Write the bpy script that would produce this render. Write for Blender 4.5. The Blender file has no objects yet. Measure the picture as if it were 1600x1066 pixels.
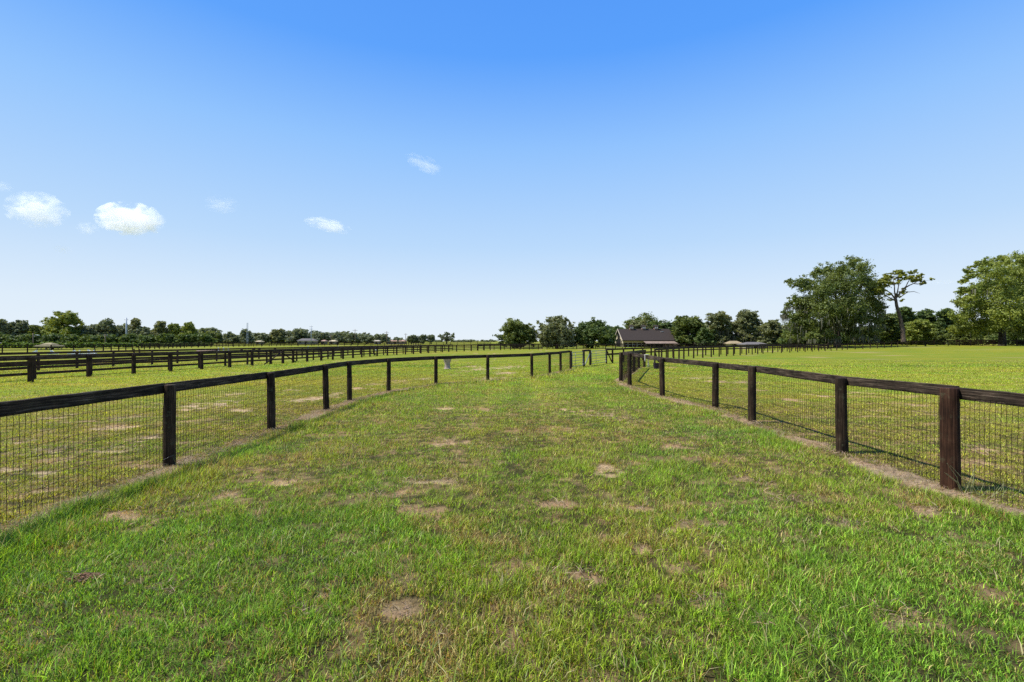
import bpy, math, random
import numpy as np
from mathutils import Vector
random.seed(7)
RNG = np.random.default_rng(11)
R = math.radians
sc = bpy.context.scene
COL = sc.collection
F = 711.0; HC = 1.9          # focal length in photo pixels, eye height

# ------------------------------------------------------------------ noise
def _hash(ix, iy, seed):
    h = (ix.astype(np.int64) * 374761393 + iy.astype(np.int64) * 668265263 + seed * 1442695041) & 0xFFFFFFFF
    h = ((h ^ (h >> 13)) * 1274126177) & 0xFFFFFFFF
    h = h ^ (h >> 16)
    return (h & 0xFFFF) / 65535.0
def vnoise(x, y, seed=0):
    x = np.asarray(x, float); y = np.asarray(y, float)
    ix = np.floor(x); iy = np.floor(y); fx = x - ix; fy = y - iy
    fx = fx * fx * (3 - 2 * fx); fy = fy * fy * (3 - 2 * fy)
    a = _hash(ix, iy, seed); b = _hash(ix + 1, iy, seed); c = _hash(ix, iy + 1, seed); d = _hash(ix + 1, iy + 1, seed)
    return a + (b - a) * fx + (c - a) * fy + (a - b - c + d) * fx * fy
def fbm(x, y, seed=0, octv=4):
    s = 0; a = 1; t = 0
    for i in range(octv):
        s = s + a * vnoise(x * 2 ** i, y * 2 ** i, seed + i * 17); t += a; a *= .55
    return s / t
def sstep(a, b, v):
    t = np.clip((v - a) / (b - a), 0, 1); return t * t * (3 - 2 * t)

# ------------------------------------------------------------------ terrain
def terr(x, y):
    x = np.asarray(x, float); y = np.asarray(y, float)
    z = .75 * sstep(60, 110, x) * sstep(45, 90, y)
    near = 1 - sstep(20, 60, np.hypot(x, y))
    z = z + near * .05 * (fbm(x * .35, y * .35, 5, 3) - .5)
    return z
def T(x, y): return float(terr(x, y))
def G(px, py):
    d = HC * F / (py - 533.0); return ((px - 800) * d / F, d)
def X(px, d): return (px - 800) * d / F
def Z(py, d): return HC - (py - 533.0) * d / F

# ------------------------------------------------------------------ objects
def tag(o, label=None, cat=None, group=None, kind=None):
    if label: o['label'] = label
    if cat: o['category'] = cat
    if group: o['group'] = group
    if kind: o['kind'] = kind
    return o
def empty(name, loc, label, cat, group=None, rz=0):
    o = bpy.data.objects.new(name, None); COL.objects.link(o)
    o.location = loc; o.rotation_euler = (0, 0, rz); o.empty_display_size = .3
    return tag(o, label, cat, group)
def link(name, me, parent=None, loc=(0, 0, 0)):
    o = bpy.data.objects.new(name, me); COL.objects.link(o)
    if parent: o.parent = parent
    o.location = loc
    return o

class MB:
    """collects prisms, boards and tubes with a grain coordinate per vertex"""
    def __init__(s): s.v = []; s.f = []; s.g = []; s.m = []
    def add(s, vs, fs, gs=None, m=0):
        b = len(s.v); s.v += [tuple(v) for v in vs]
        s.g += [tuple(g) for g in gs] if gs is not None else [tuple(v) for v in vs]
        s.f += [tuple(b + i for i in f) for f in fs]; s.m += [m] * len(fs)
    def box(s, c, d, rz=0, m=0, tilt=0):
        cx, cy, cz = c; dx, dy, dz = d[0] / 2, d[1] / 2, d[2] / 2
        vs = []
        for z in (-dz, dz):
            for x, y in ((-dx, -dy), (dx, -dy), (dx, dy), (-dx, dy)):
                xx = x * math.cos(tilt) + z * math.sin(tilt); zz = -x * math.sin(tilt) + z * math.cos(tilt)
                vs.append((cx + xx * math.cos(rz) - y * math.sin(rz), cy + xx * math.sin(rz) + y * math.cos(rz), cz + zz))
        s.add(vs, [(0, 3, 2, 1), (4, 5, 6, 7), (0, 1, 5, 4), (1, 2, 6, 5), (2, 3, 7, 6), (3, 0, 4, 7)], m=m)
    def beam(s, p0, p1, h, t, rough=.0, n=1, up=(0, 0, 1), m=0, off=0.):
        """a board from p0 to p1 (centre line), h high, t thick, with softly broken edges"""
        p0 = Vector(p0); p1 = Vector(p1); d = (p1 - p0); L = d.length; d.normalize()
        w = d.cross(Vector(up)).normalized(); u = w.cross(d).normalized()
        c = min(h, t) * .14
        sec = [(-t/2 + c, -h/2), (t/2 - c, -h/2), (t/2, -h/2 + c), (t/2, h/2 - c), (t/2 - c, h/2), (-t/2 + c, h/2), (-t/2, h/2 - c), (-t/2, -h/2 + c)]
        vs = []; gs = []; fs = []
        for i in range(n + 1):
            q = p0 + (p1 - p0) * (i / n)
            ja = random.uniform(-rough, rough); jb = random.uniform(-rough, rough); jt = random.uniform(-rough, rough)
            if i in (0, n): ja = jb = jt = 0
            for (a, b) in sec:
                bb = b + (ja if b > 0 else jb)
                vs.append(q + w * (a + jt * .5) + u * bb); gs.append((L * i / n + off, a, b + off))
        for i in range(n):
            for k in range(8):
                k2 = (k + 1) % 8; fs.append((i * 8 + k, i * 8 + k2, (i + 1) * 8 + k2, (i + 1) * 8 + k))
        fs.append(tuple(range(7, -1, -1))); fs.append(tuple(n * 8 + k for k in range(8)))
        s.add(vs, fs, gs, m)
    def tube(s, pts, rad, n=8, cap=True, jit=0., m=0):
        pts = [Vector(p) for p in pts]; vs = []; gs = []; fs = []; L = 0
        seed = random.uniform(0, 20)
        for i, p in enumerate(pts):
            d = (pts[min(i + 1, len(pts) - 1)] - pts[max(i - 1, 0)])
            if d.length < 1e-9: d = Vector((0, 0, 1))
            d.normalize(); a = d.cross(Vector((0, 1, 0)) if abs(d.y) < .9 else Vector((1, 0, 0))).normalized(); b = d.cross(a)
            if i: L += (p - pts[i - 1]).length
            r = rad[i] if hasattr(rad, '__len__') else rad
            for k in range(n):
                t = 2 * math.pi * k / n; rr = r * (1 + jit * random.uniform(-1, 1))
                vs.append(p + a * math.cos(t) * rr + b * math.sin(t) * rr); gs.append((L + seed, math.cos(t) * r, math.sin(t) * r))
        for i in range(len(pts) - 1):
            for k in range(n):
                k2 = (k + 1) % n; fs.append((i * n + k, i * n + k2, (i + 1) * n + k2, (i + 1) * n + k))
        if cap and n > 3: fs.append(tuple(range(n - 1, -1, -1))); fs.append(tuple((len(pts) - 1) * n + k for k in range(n)))
        s.add(vs, fs, gs, m)
    def mesh(s, name, mats, smooth=False):
        me = bpy.data.meshes.new(name); me.from_pydata(s.v, [], s.f)
        at = me.attributes.new('grain', 'FLOAT_VECTOR', 'POINT'); at.data.foreach_set('vector', np.array(s.g, 'f').ravel())
        for m in (mats if isinstance(mats, (list, tuple)) else [mats]): me.materials.append(m)
        me.polygons.foreach_set('material_index', s.m)
        if smooth: me.polygons.foreach_set('use_smooth', [True] * len(me.polygons))
        me.update(); return me
    def build(s, name, mats, parent=None, loc=(0, 0, 0), smooth=False):
        return link(name, s.mesh(name, mats, smooth), parent, loc)

def np_mesh(name, co, faces_n, nv, col=None, mat=None, smooth=False):
    """co (N,3), loops implicit: faces_n = list of (index array (M,k))"""
    me = bpy.data.meshes.new(name)
    me.vertices.add(len(co)); me.vertices.foreach_set('co', co.astype('f').ravel())
    loops = np.concatenate([f.ravel() for f in faces_n]); tot = np.concatenate([np.full(len(f), f.shape[1]) for f in faces_n])
    st = np.concatenate([[0], np.cumsum(tot)[:-1]])
    me.loops.add(len(loops)); me.loops.foreach_set('vertex_index', loops.astype('i'))
    me.polygons.add(len(tot)); me.polygons.foreach_set('loop_start', st.astype('i')); me.polygons.foreach_set('loop_total', tot.astype('i'))
    if smooth: me.polygons.foreach_set('use_smooth', np.ones(len(tot), bool))
    if col is not None:
        a = me.attributes.new('tint', 'FLOAT_COLOR', 'POINT'); c = np.ones((len(co), 4), 'f'); c[:, :3] = col; a.data.foreach_set('color', c.ravel())
    if mat: me.materials.append(mat)
    me.update(calc_edges=True); return me

# ------------------------------------------------------------------ materials
def newmat(name):
    m = bpy.data.materials.new(name); m.use_nodes = True; nt = m.node_tree; nt.nodes.clear()
    out = nt.nodes.new('ShaderNodeOutputMaterial'); return m, nt, out
def N(nt, t, **k):
    n = nt.nodes.new(t)
    for a, b in k.items():
        if a.startswith('_'): n.inputs[a[1:].replace('_', ' ')].default_value = b
        else: setattr(n, a, b)
    return n
def ramp(nt, stops, interp='LINEAR'):
    r = nt.nodes.new('ShaderNodeValToRGB'); r.color_ramp.interpolation = interp; e = r.color_ramp.elements
    while len(e) < len(stops): e.new(.5)
    for i, (p, c) in enumerate(stops): e[i].position = p; e[i].color = (*c, 1)
    return r
def wood(name, dark, mid, light, lichen=0., rough=.75, sc_=1.):
    m, nt, out = newmat(name); L = nt.links.new
    at = N(nt, 'ShaderNodeAttribute', attribute_name='grain'); oi = N(nt, 'ShaderNodeObjectInfo')
    add = N(nt, 'ShaderNodeVectorMath', operation='ADD'); L(at.outputs['Vector'], add.inputs[0])
    sc3 = N(nt, 'ShaderNodeVectorMath', operation='SCALE'); cb = N(nt, 'ShaderNodeCombineXYZ')
    for i in range(3): L(oi.outputs['Random'], cb.inputs[i])
    L(cb.outputs[0], sc3.inputs[0]); sc3.inputs['Scale'].default_value = 37; L(sc3.outputs[0], add.inputs[1])
    mp = N(nt, 'ShaderNodeMapping'); L(add.outputs[0], mp.inputs[0]); mp.inputs['Scale'].default_value = (2.2 * sc_, 60 * sc_, 60 * sc_)
    n1 = N(nt, 'ShaderNodeTexNoise', _Scale=1., _Detail=6., _Roughness=.65, _Distortion=.6); L(mp.outputs[0], n1.inputs['Vector'])
    n2 = N(nt, 'ShaderNodeTexNoise', _Scale=3.2, _Detail=4., _Roughness=.6); L(add.outputs[0], n2.inputs['Vector'])
    r1 = ramp(nt, [(.34, dark), (.53, mid), (.70, light)]); L(n1.outputs['Fac'], r1.inputs[0])
    r2 = ramp(nt, [(.3, (.35, .35, .35)), (.7, (1.35, 1.3, 1.25))]); L(n2.outputs['Fac'], r2.inputs[0])
    mx = N(nt, 'ShaderNodeMix', data_type='RGBA', blend_type='MULTIPLY'); mx.inputs[0].default_value = 1; L(r1.outputs[0], mx.inputs[6]); L(r2.outputs[0], mx.inputs[7])
    cur = mx.outputs[2]
    if lichen:
        n3 = N(nt, 'ShaderNodeTexNoise', _Scale=9., _Detail=5., _Roughness=.7); L(add.outputs[0], n3.inputs['Vector'])
        r3 = ramp(nt, [(.56, (0, 0, 0)), (.72, (lichen, lichen, lichen))]); L(n3.outputs['Fac'], r3.inputs[0])
        m3 = N(nt, 'ShaderNodeMix', data_type='RGBA'); L(r3.outputs[0], m3.inputs[0]); L(cur, m3.inputs[6]); m3.inputs[7].default_value = (.085, .085, .045, 1); cur = m3.outputs[2]
    b = N(nt, 'ShaderNodeBsdfPrincipled', _Roughness=rough); b.inputs['Specular IOR Level'].default_value = .12
    L(cur, b.inputs['Base Color'])
    bp = N(nt, 'ShaderNodeBump', _Strength=.8, _Distance=.0025); L(n1.outputs['Fac'], bp.inputs['Height']); L(bp.outputs[0], b.inputs['Normal'])
    L(b.outputs[0], out.inputs[0]); return m
def plain(name, c, rough=.7, var=.25, scale=1.5, metal=0., stretch=(1, 1, 1)):
    m, nt, out = newmat(name); L = nt.links.new
    tc = N(nt, 'ShaderNodeTexCoord'); mp = N(nt, 'ShaderNodeMapping'); mp.inputs['Scale'].default_value = stretch; L(tc.outputs['Object'], mp.inputs[0])
    n = N(nt, 'ShaderNodeTexNoise', _Scale=scale, _Detail=6., _Roughness=.65); L(mp.outputs[0], n.inputs['Vector'])
    r = ramp(nt, [(.3, tuple(x * (1 - var) for x in c)), (.7, tuple(min(1, x * (1 + var)) for x in c))]); L(n.outputs['Fac'], r.inputs[0])
    b = N(nt, 'ShaderNodeBsdfPrincipled', _Roughness=rough, _Metallic=metal); b.inputs['Specular IOR Level'].default_value = .5 if rough < .6 else .1; L(r.outputs[0], b.inputs['Base Color']); L(b.outputs[0], out.inputs[0]); return m
def leafmat(name, trans=.3, rough=.6, spec=.3):
    m, nt, out = newmat(name); L = nt.links.new
    at = N(nt, 'ShaderNodeAttribute', attribute_name='tint')
    b = N(nt, 'ShaderNodeBsdfPrincipled', _Roughness=rough); b.inputs['Specular IOR Level'].default_value = spec; L(at.outputs['Color'], b.inputs['Base Color'])
    t = N(nt, 'ShaderNodeBsdfTranslucent')
    g = N(nt, 'ShaderNodeMix', data_type='RGBA', blend_type='MULTIPLY'); g.inputs[0].default_value = 1; L(at.outputs['Color'], g.inputs[6]); g.inputs[7].default_value = (1.5, 1.35, .6, 1)
    L(g.outputs[2], t.inputs[0])
    mx = N(nt, 'ShaderNodeMixShader'); mx.inputs[0].default_value = trans; L(b.outputs[0], mx.inputs[1]); L(t.outputs[0], mx.inputs[2]); L(mx.outputs[0], out.inputs[0]); return m

M_POST = wood('post_wood', (.010, .006, .003), (.040, .025, .014), (.105, .073, .045), .8)
M_RED = wood('red_post_wood', (.013, .006, .003), (.048, .022, .012), (.10, .052, .030), .7)
M_RAIL = wood('rail_wood', (.007, .005, .003), (.046, .032, .022), (.19, .15, .11), .35)
M_DARK = wood('far_fence_wood', (.013, .007, .004), (.036, .021, .013), (.08, .054, .038), .2)
M_BROWN = wood('brown_board_wood', (.020, .011, .007), (.065, .037, .025), (.13, .087, .062), .2)
M_WIRE = plain('wire_metal', (.016, .011, .007), .9, .4, 8)
M_GATE = plain('gate_metal', (.16, .17, .16), .45, .3, 4, .4)
M_WHITE = plain('white_paint', (.78, .77, .73), .6, .1, 2)
M_BARK = wood('tree_bark', (.03, .024, .018), (.085, .068, .052), (.16, .135, .11), .6, .9, .35)
M_PINEBARK = wood('pine_bark', (.045, .034, .026), (.13, .10, .078), (.22, .18, .145), 0, .9, .35)
M_LEAF = leafmat('leaf')
M_GRASS = leafmat('grass_blade', .35, .5, .22)
M_MOSS = leafmat('hanging_moss', .2, .9)
M_STEEL = plain('pole_steel', (.36, .39, .42), .5, .15, .3)
M_POLEWOOD = plain('pole_wood', (.16, .12, .09), .8, .25, .5)

# ------------------------------------------------------------------ fence lines (posts read off the ground plane)
A_pts = [(-5.16, 1.35), (-5.17, 4.05), (-5.16, 6.86), (-5.18, 9.79), (-5.10, 12.5), (-5.13, 14.37), (-4.64, 17.1), (-3.37, 20.16), (-1.16, 21.8), (1.03, 23.7), (2.2, 26.5), (3.0, 28.1), (3.97, 30.8)]
A_h = [1.25, 1.25, 1.235, 1.225, 1.24, 1.24, 1.23, 1.2, 1.22, 1.24, 1.24, 1.24, 1.25]
B_pts = [(5.6, .35), (5.6, 3.1), (5.59, 5.8), (5.63, 7.76), (5.61, 10.64), (5.75, 12.87), (5.13, 15.53), (4.99, 19.3), (5.12, 21.4), (7.5, 28.0), (8.75, 31.4), (9.6, 33.0)]
B_h = [1.31, 1.31, 1.297, 1.278, 1.30, 1.27, 1.31, 1.38, 1.38, 1.28, 1.25, 1.25]

def seg_dist(x, y, pts):
    best = np.full(np.shape(x), 1e9); side = np.zeros(np.shape(x))
    for (x0, y0), (x1, y1) in zip(pts[:-1], pts[1:]):
        dx, dy = x1 - x0, y1 - y0; L2 = dx * dx + dy * dy
        t = np.clip(((x - x0) * dx + (y - y0) * dy) / L2, 0, 1)
        ex = x - x0 - t * dx; ey = y - y0 - t * dy; d = np.hypot(ex, ey); s = np.sign(dx * (y - y0) - dy * (x - x0))
        m = d < best; best = np.where(m, d, best); side = np.where(m, s, side)
    return best, side

# bare patches where the photograph shows them: px, py, half width px, pale(1)/brown(0)
PATCH = [(905,642,22,.8),(945,648,20,.6),(697,637,14,.7),(700,692,22,.5),(655,752,20,.8),(700,752,14,.5),(590,772,30,.3),(640,800,34,.1),
 (945,735,22,.7),(1000,795,16,.7),(1075,822,30,.5),(1215,780,34,.5),(1325,822,26,.7),(445,752,18,.6),(185,812,55,.5),(630,955,26,.3),(680,1000,20,.3),
 (135,905,18,.0),(1390,962,36,.5),(18,830,24,.1),(1195,975,26,.4),(505,928,13,.2),(530,915,10,.2),(870,790,26,.2),(1060,700,22,.3),(980,655,22,.3),(760,640,16,.3),(545,700,20,.2),
 (1180,750,30,.3),(1450,800,26,.4),(1560,800,30,.3),(265,925,22,.3),(1100,940,26,.3),(360,775,20,.3),(900,900,26,.2),(470,960,30,.2),(1010,860,20,.4),
 (30,690,30,1.),(75,706,28,1.),(182,705,26,1.),(182,668,22,.9),(245,683,18,1.),(330,632,34,1.),(300,640,22,.9),(85,652,18,1.),(205,652,22,.8),(20,738,34,.8),
 (385,640,18,1.),(370,616,20,.9),(320,618,14,.8),(465,626,14,1.),(495,622,22,1.),(520,616,18,1.),(455,610,12,.9),(560,606,18,.8),(590,600,16,.9),(665,592,16,.8),(625,596,20,.8),
 (752,577,24,1.),(735,573,18,1.),(775,575,26,1.),(800,573,20,1.),(720,580,16,.8),(790,583,24,.9),(765,592,26,.6),(875,570,10,.8),(890,575,10,.7),
 (1285,619,14,1.),(1262,615,8,1.),(1345,614,12,1.),(1372,620,10,1.),(1555,709,22,.9),(1525,700,16,.8),(1085,591,14,1.),(1110,590,12,.9),(1130,597,22,.7),(1165,597,18,.7),(1240,625,18,.4),(1480,650,22,.4),(1420,632,20,.4),
 (1180,610,22,.5),(1050,575,14,.5),(60,770,22,.5)]
PW = []
for (px, py, hw, pale) in PATCH:
    gx, gy = G(px, py); rx = hw * gy / F; PW.append((gx, gy, rx, max(rx * .55, .05) * min(2.2, 1 + gy / 12), pale))
def fields(x, y):
    """returns bare 0..1, pale 0..1, strip 0..1, lane mask, fence edge mask"""
    dA, sA = seg_dist(x, y, A_pts); dB, sB = seg_dist(x, y, B_pts)
    lane = ((sA < 0) | (y > 33)) & ((sB > 0) | (y > 33)) & (np.abs(x) < 40)
    lane = lane & (y < 36)
    wob = fbm(x * 1.3, y * 1.3, 71, 3); n = fbm(x * 5, y * 5, 31, 4)
    stripA = (1 - sstep(.06, .27, np.abs(dA * np.where(sA < 0, 1, -1) - .10) + (wob - .5) * .6))
    stripB = (1 - sstep(.07, .28, np.abs(dB * np.where(sB > 0, 1, -1) - .14) + (wob - .5) * .6))
    strip = np.maximum(stripA * sstep(2, 3, 40 - y), stripB) * sstep(.38, .56, fbm(x * 1.4, y * 1.4, 91, 4) + .08)
    bare = np.zeros(np.shape(x)); pale = np.zeros(np.shape(x))
    for (gx, gy, rx, ry, pl) in PW:
        m = (np.abs(x - gx) < rx * 2.2) & (np.abs(y - gy) < ry * 2.2)
        if not m.any(): continue
        q = np.hypot((x[m] - gx) / rx, (y[m] - gy) / ry) + (n[m] - .5) * 3.2 + (fbm(x[m] * 2.2, y[m] * 5.5, 55, 3) - .5) * 3.0
        b = (1 - sstep(.15, 1.05, q)) * (.8 + .2 * pl)
        cur = bare[m]; bare[m] = np.maximum(cur, b); pale[m] = np.where(b > cur, pl, pale[m])
    rnd = sstep(.64, .78, fbm(x * 1.1 + 7, y * 2.6, 41, 5)) * np.where(lane, .35, .6)          # scattered thin spots
    pale = np.where(rnd > bare, np.where(lane, .2, .45), pale); bare = np.maximum(bare, rnd)
    edge = np.maximum(sstep(.25, .4, dA) * (1 - sstep(.6, 1.2, dA)) * (sA < 0), .5 * sstep(.3, .4, dB) * (1 - sstep(.5, .9, dB)) * (sB > 0))
    return bare, pale, strip, lane, edge
C_DEEP = np.array((.050, .112, .011)); C_FRESH = np.array((.128, .220, .014)); C_YEL = np.array((.240, .238, .020)); C_STRAW = np.array((.46, .38, .17)); C_LUSH = np.array((.098, .188, .022))
def mix(a, b, t): return a + (b - a) * np.asarray(t)[..., None]
def gcolor(x, y, lane, r1=None):
    n1 = fbm(x * .45, y * .45, 3, 4); n2 = fbm(x * 1.7, y * 1.7, 13, 4); n3 = fbm(x * .12, y * .12, 23, 3)
    mid = np.exp(-((x - .2 * 0 - .3) / 2.3) ** 2)                  # the lane is drier where it is driven
    dryl = np.clip(.19 + .60 * (n1 - .45) * 2 + .12 * mid + .20 * (np.exp(-((x + .75) / .33) ** 2) + np.exp(-((x - 1.15) / .33) ** 2)) * sstep(2, 5, y) + .6 * (n2 - .5) - .3 * np.exp(-((y - 3.6) / 2.2) ** 2) * (1 - mid), 0, 1)
    stripe = vnoise(x * .05 + .3 * y, y * 1.1, 61)
    dryp = np.clip(.58 + .08 * (x < -5) + .9 * (n1 - .5) + .75 * (stripe - .5) + .3 * (n3 - .5), 0, 1)
    dry = np.where(lane, dryl, dryp)
    far = sstep(20, 80, y)
    dry = np.clip(dry + far * .12, 0, 1)
    c = mix(np.broadcast_to(C_FRESH, (*x.shape, 3)), np.broadcast_to(C_YEL, (*x.shape, 3)), dry)
    c = c * (1 + .42 * (vnoise(x * 1.5 - .02 * y, y * .06, 919) - .5) * lane)[..., None]
    deep = np.clip((n2 - .5) * 2.2 + .25, 0, 1) * np.where(lane, .75, .35) * (1 - .7 * far)
    c = mix(c, np.broadcast_to(C_DEEP, c.shape), deep * (1 - dry * .6))
    lush = lushf(x, y) * lane * (np.abs(x) < 6); c = mix(c, np.broadcast_to(C_LUSH, c.shape), lush * .75); dry = dry * (1 - .5 * lush)
    return c, dry
def lushf(x, y):
    zone = np.clip(1.25 - y / 6.2, 0, 1) * sstep(.5, 2.0, np.abs(x - .2)) * .36
    return (1 - sstep(9, 16, y)) * sstep(.50, .70, fbm(x * .75 + 3, y * .75, 511, 4) + zone - .06)

# ------------------------------------------------------------------ ground sheet
def axis(fine, lo, hi, start, end, grow=1.09):
    a = list(np.arange(lo, hi, fine)); s = fine; v = a[-1]
    while v < end: s *= grow; v += s; a.append(v)
    s = fine; v = a[0]; pre = []
    while v > start: s *= grow; v -= s; pre.append(v)
    return np.array(pre[::-1] + a)
gxs = axis(.06, -9, 9, -4300, 4300); gys = axis(.06, 1.5, 24, -60, 4300, 1.06)
GX, GY = np.meshgrid(gxs, gys)
fx, fy = GX.ravel(), GY.ravel()
bare, pale, strip, lane, edge = fields(fx, fy)
gc, dry = gcolor(fx, fy, lane)
d0 = np.hypot(fx, fy)
thatch = np.array((.105, .066, .034)); n_t = fbm(fx * 9, fy * 9, 77, 3)
under = 1 - sstep(8, 34, d0)
gc = gc * (1 - .27 * sstep(25, 60, d0))[:, None]
soil_gap_shade = mix(np.broadcast_to(np.array((.032, .022, .011)), gc.shape), np.broadcast_to(np.array((.235, .145, .085)), gc.shape), np.clip((n_t - .47) * 2.8 + (fbm(fx * 2.4, fy * 2.4, 88, 3) - .5) * 1.4, 0, 1))  # brown soil; its dark end also paints the shade between blades
base = mix(gc, soil_gap_shade, under * np.where(fy < 14, .92, .75))
sand = mix(np.broadcast_to(np.array((.26, .155, .09)), gc.shape), np.broadcast_to(np.array((.38, .275, .17)), gc.shape), pale)
base = mix(base, sand, np.clip(bare * 1.05, 0, 1))
base = mix(base, np.broadcast_to(np.array((.29, .205, .14)), gc.shape) * (.7 + .6 * n_t[:, None]), strip * .95)
gz = terr(fx, fy) - bare * .015 + strip * .02
ny, nx = GX.shape; idx = np.arange(ny * nx).reshape(ny, nx)
q = np.stack([idx[:-1, :-1], idx[:-1, 1:], idx[1:, 1:], idx[1:, :-1]], -1).reshape(-1, 4)
def ground_mat():
    m, nt, out = newmat('ground_turf'); L = nt.links.new
    at = N(nt, 'ShaderNodeAttribute', attribute_name='tint'); tc = N(nt, 'ShaderNodeTexCoord')
    n1 = N(nt, 'ShaderNodeTexNoise', _Scale=22., _Detail=8., _Roughness=.75); L(tc.outputs['Object'], n1.inputs['Vector'])
    r1 = ramp(nt, [(.25, (.45, .45, .42)), (.5, (.98, .98, .96)), (.75, (1.6, 1.55, 1.4))]); L(n1.outputs['Fac'], r1.inputs[0])
    mp = N(nt, 'ShaderNodeMapping'); mp.inputs['Scale'].default_value = (.35, 1.6, 1); L(tc.outputs['Object'], mp.inputs[0])
    n2 = N(nt, 'ShaderNodeTexNoise', _Scale=1., _Detail=9., _Roughness=.72); L(mp.outputs[0], n2.inputs['Vector'])
    r2 = ramp(nt, [(.3, (.68, .80, .70)), (.5, (1, 1, 1)), (.72, (1.32, 1.16, 1.1))]); L(n2.outputs['Fac'], r2.inputs[0])
    mp3 = N(nt, 'ShaderNodeMapping'); mp3.inputs['Scale'].default_value = (.012, .09, 1); L(tc.outputs['Object'], mp3.inputs[0])
    n3 = N(nt, 'ShaderNodeTexNoise', _Scale=1., _Detail=7., _Roughness=.65); L(mp3.outputs[0], n3.inputs['Vector'])
    r3 = ramp(nt, [(.35, (.84, .93, .9)), (.6, (1.1, 1.02, .95)), (.75, (1.25, 1.12, 1.1))]); L(n3.outputs['Fac'], r3.inputs[0])
    cur = at.outputs['Color']
    for r in (r1, r2, r3):
        x = N(nt, 'ShaderNodeMix', data_type='RGBA', blend_type='MULTIPLY'); x.inputs[0].default_value = 1; L(cur, x.inputs[6]); L(r.outputs[0], x.inputs[7]); cur = x.outputs[2]
    b = N(nt, 'ShaderNodeBsdfPrincipled', _Roughness=.95); b.inputs['Specular IOR Level'].default_value = .1; L(cur, b.inputs['Base Color'])
    bp = N(nt, 'ShaderNodeBump', _Strength=.8, _Distance=.03); L(n1.outputs['Fac'], bp.inputs['Height']); L(bp.outputs[0], b.inputs['Normal'])
    L(b.outputs[0], out.inputs[0]); return m
g = link('ground', np_mesh('ground', np.stack([fx, fy, gz], -1), [q], 4, base, ground_mat(), True)); tag(g, kind='structure')

# ------------------------------------------------------------------ grass
def blades(name, x, y, h, w, lean, col, two, dirs=None):
    n = len(x); z = terr(x, y) - .004
    a = RNG.uniform(0, 2 * np.pi, n); b = a + RNG.normal(0, .9, n) + np.pi / 2
    if dirs is not None: b = dirs; a = b + np.pi / 2 + RNG.normal(0, .5, n)
    wx, wy = np.cos(a) * w / 2, np.sin(a) * w / 2; lx, ly = np.cos(b) * lean * h, np.sin(b) * lean * h
    zt = h * np.sqrt(np.clip(1 - lean ** 2 * .8, .05, 1))
    P = lambda X_, Y_, Z_: np.stack([X_, Y_, Z_], -1)
    if two:
        v = np.stack([P(x - wx, y - wy, z), P(x + wx, y + wy, z), P(x + wx * .75 + lx * .3, y + wy * .75 + ly * .3, z + zt * .6), P(x - wx * .75 + lx * .3, y - wy * .75 + ly * .3, z + zt * .6), P(x + lx, y + ly, z + zt)], 1).reshape(-1, 3)
        o = np.arange(n)[:, None] * 5; fs = [o + np.array([0, 1, 2, 3]), o + np.array([3, 2, 4])]; k = 5
    else:
        v = np.stack([P(x - wx, y - wy, z), P(x + wx, y + wy, z), P(x + lx, y + ly, z + zt)], 1).reshape(-1, 3)
        o = np.arange(n)[:, None] * 3; fs = [o + np.array([0, 1, 2])]; k = 3
    c = np.repeat(col, k, 0)
    return v, fs, c
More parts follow.
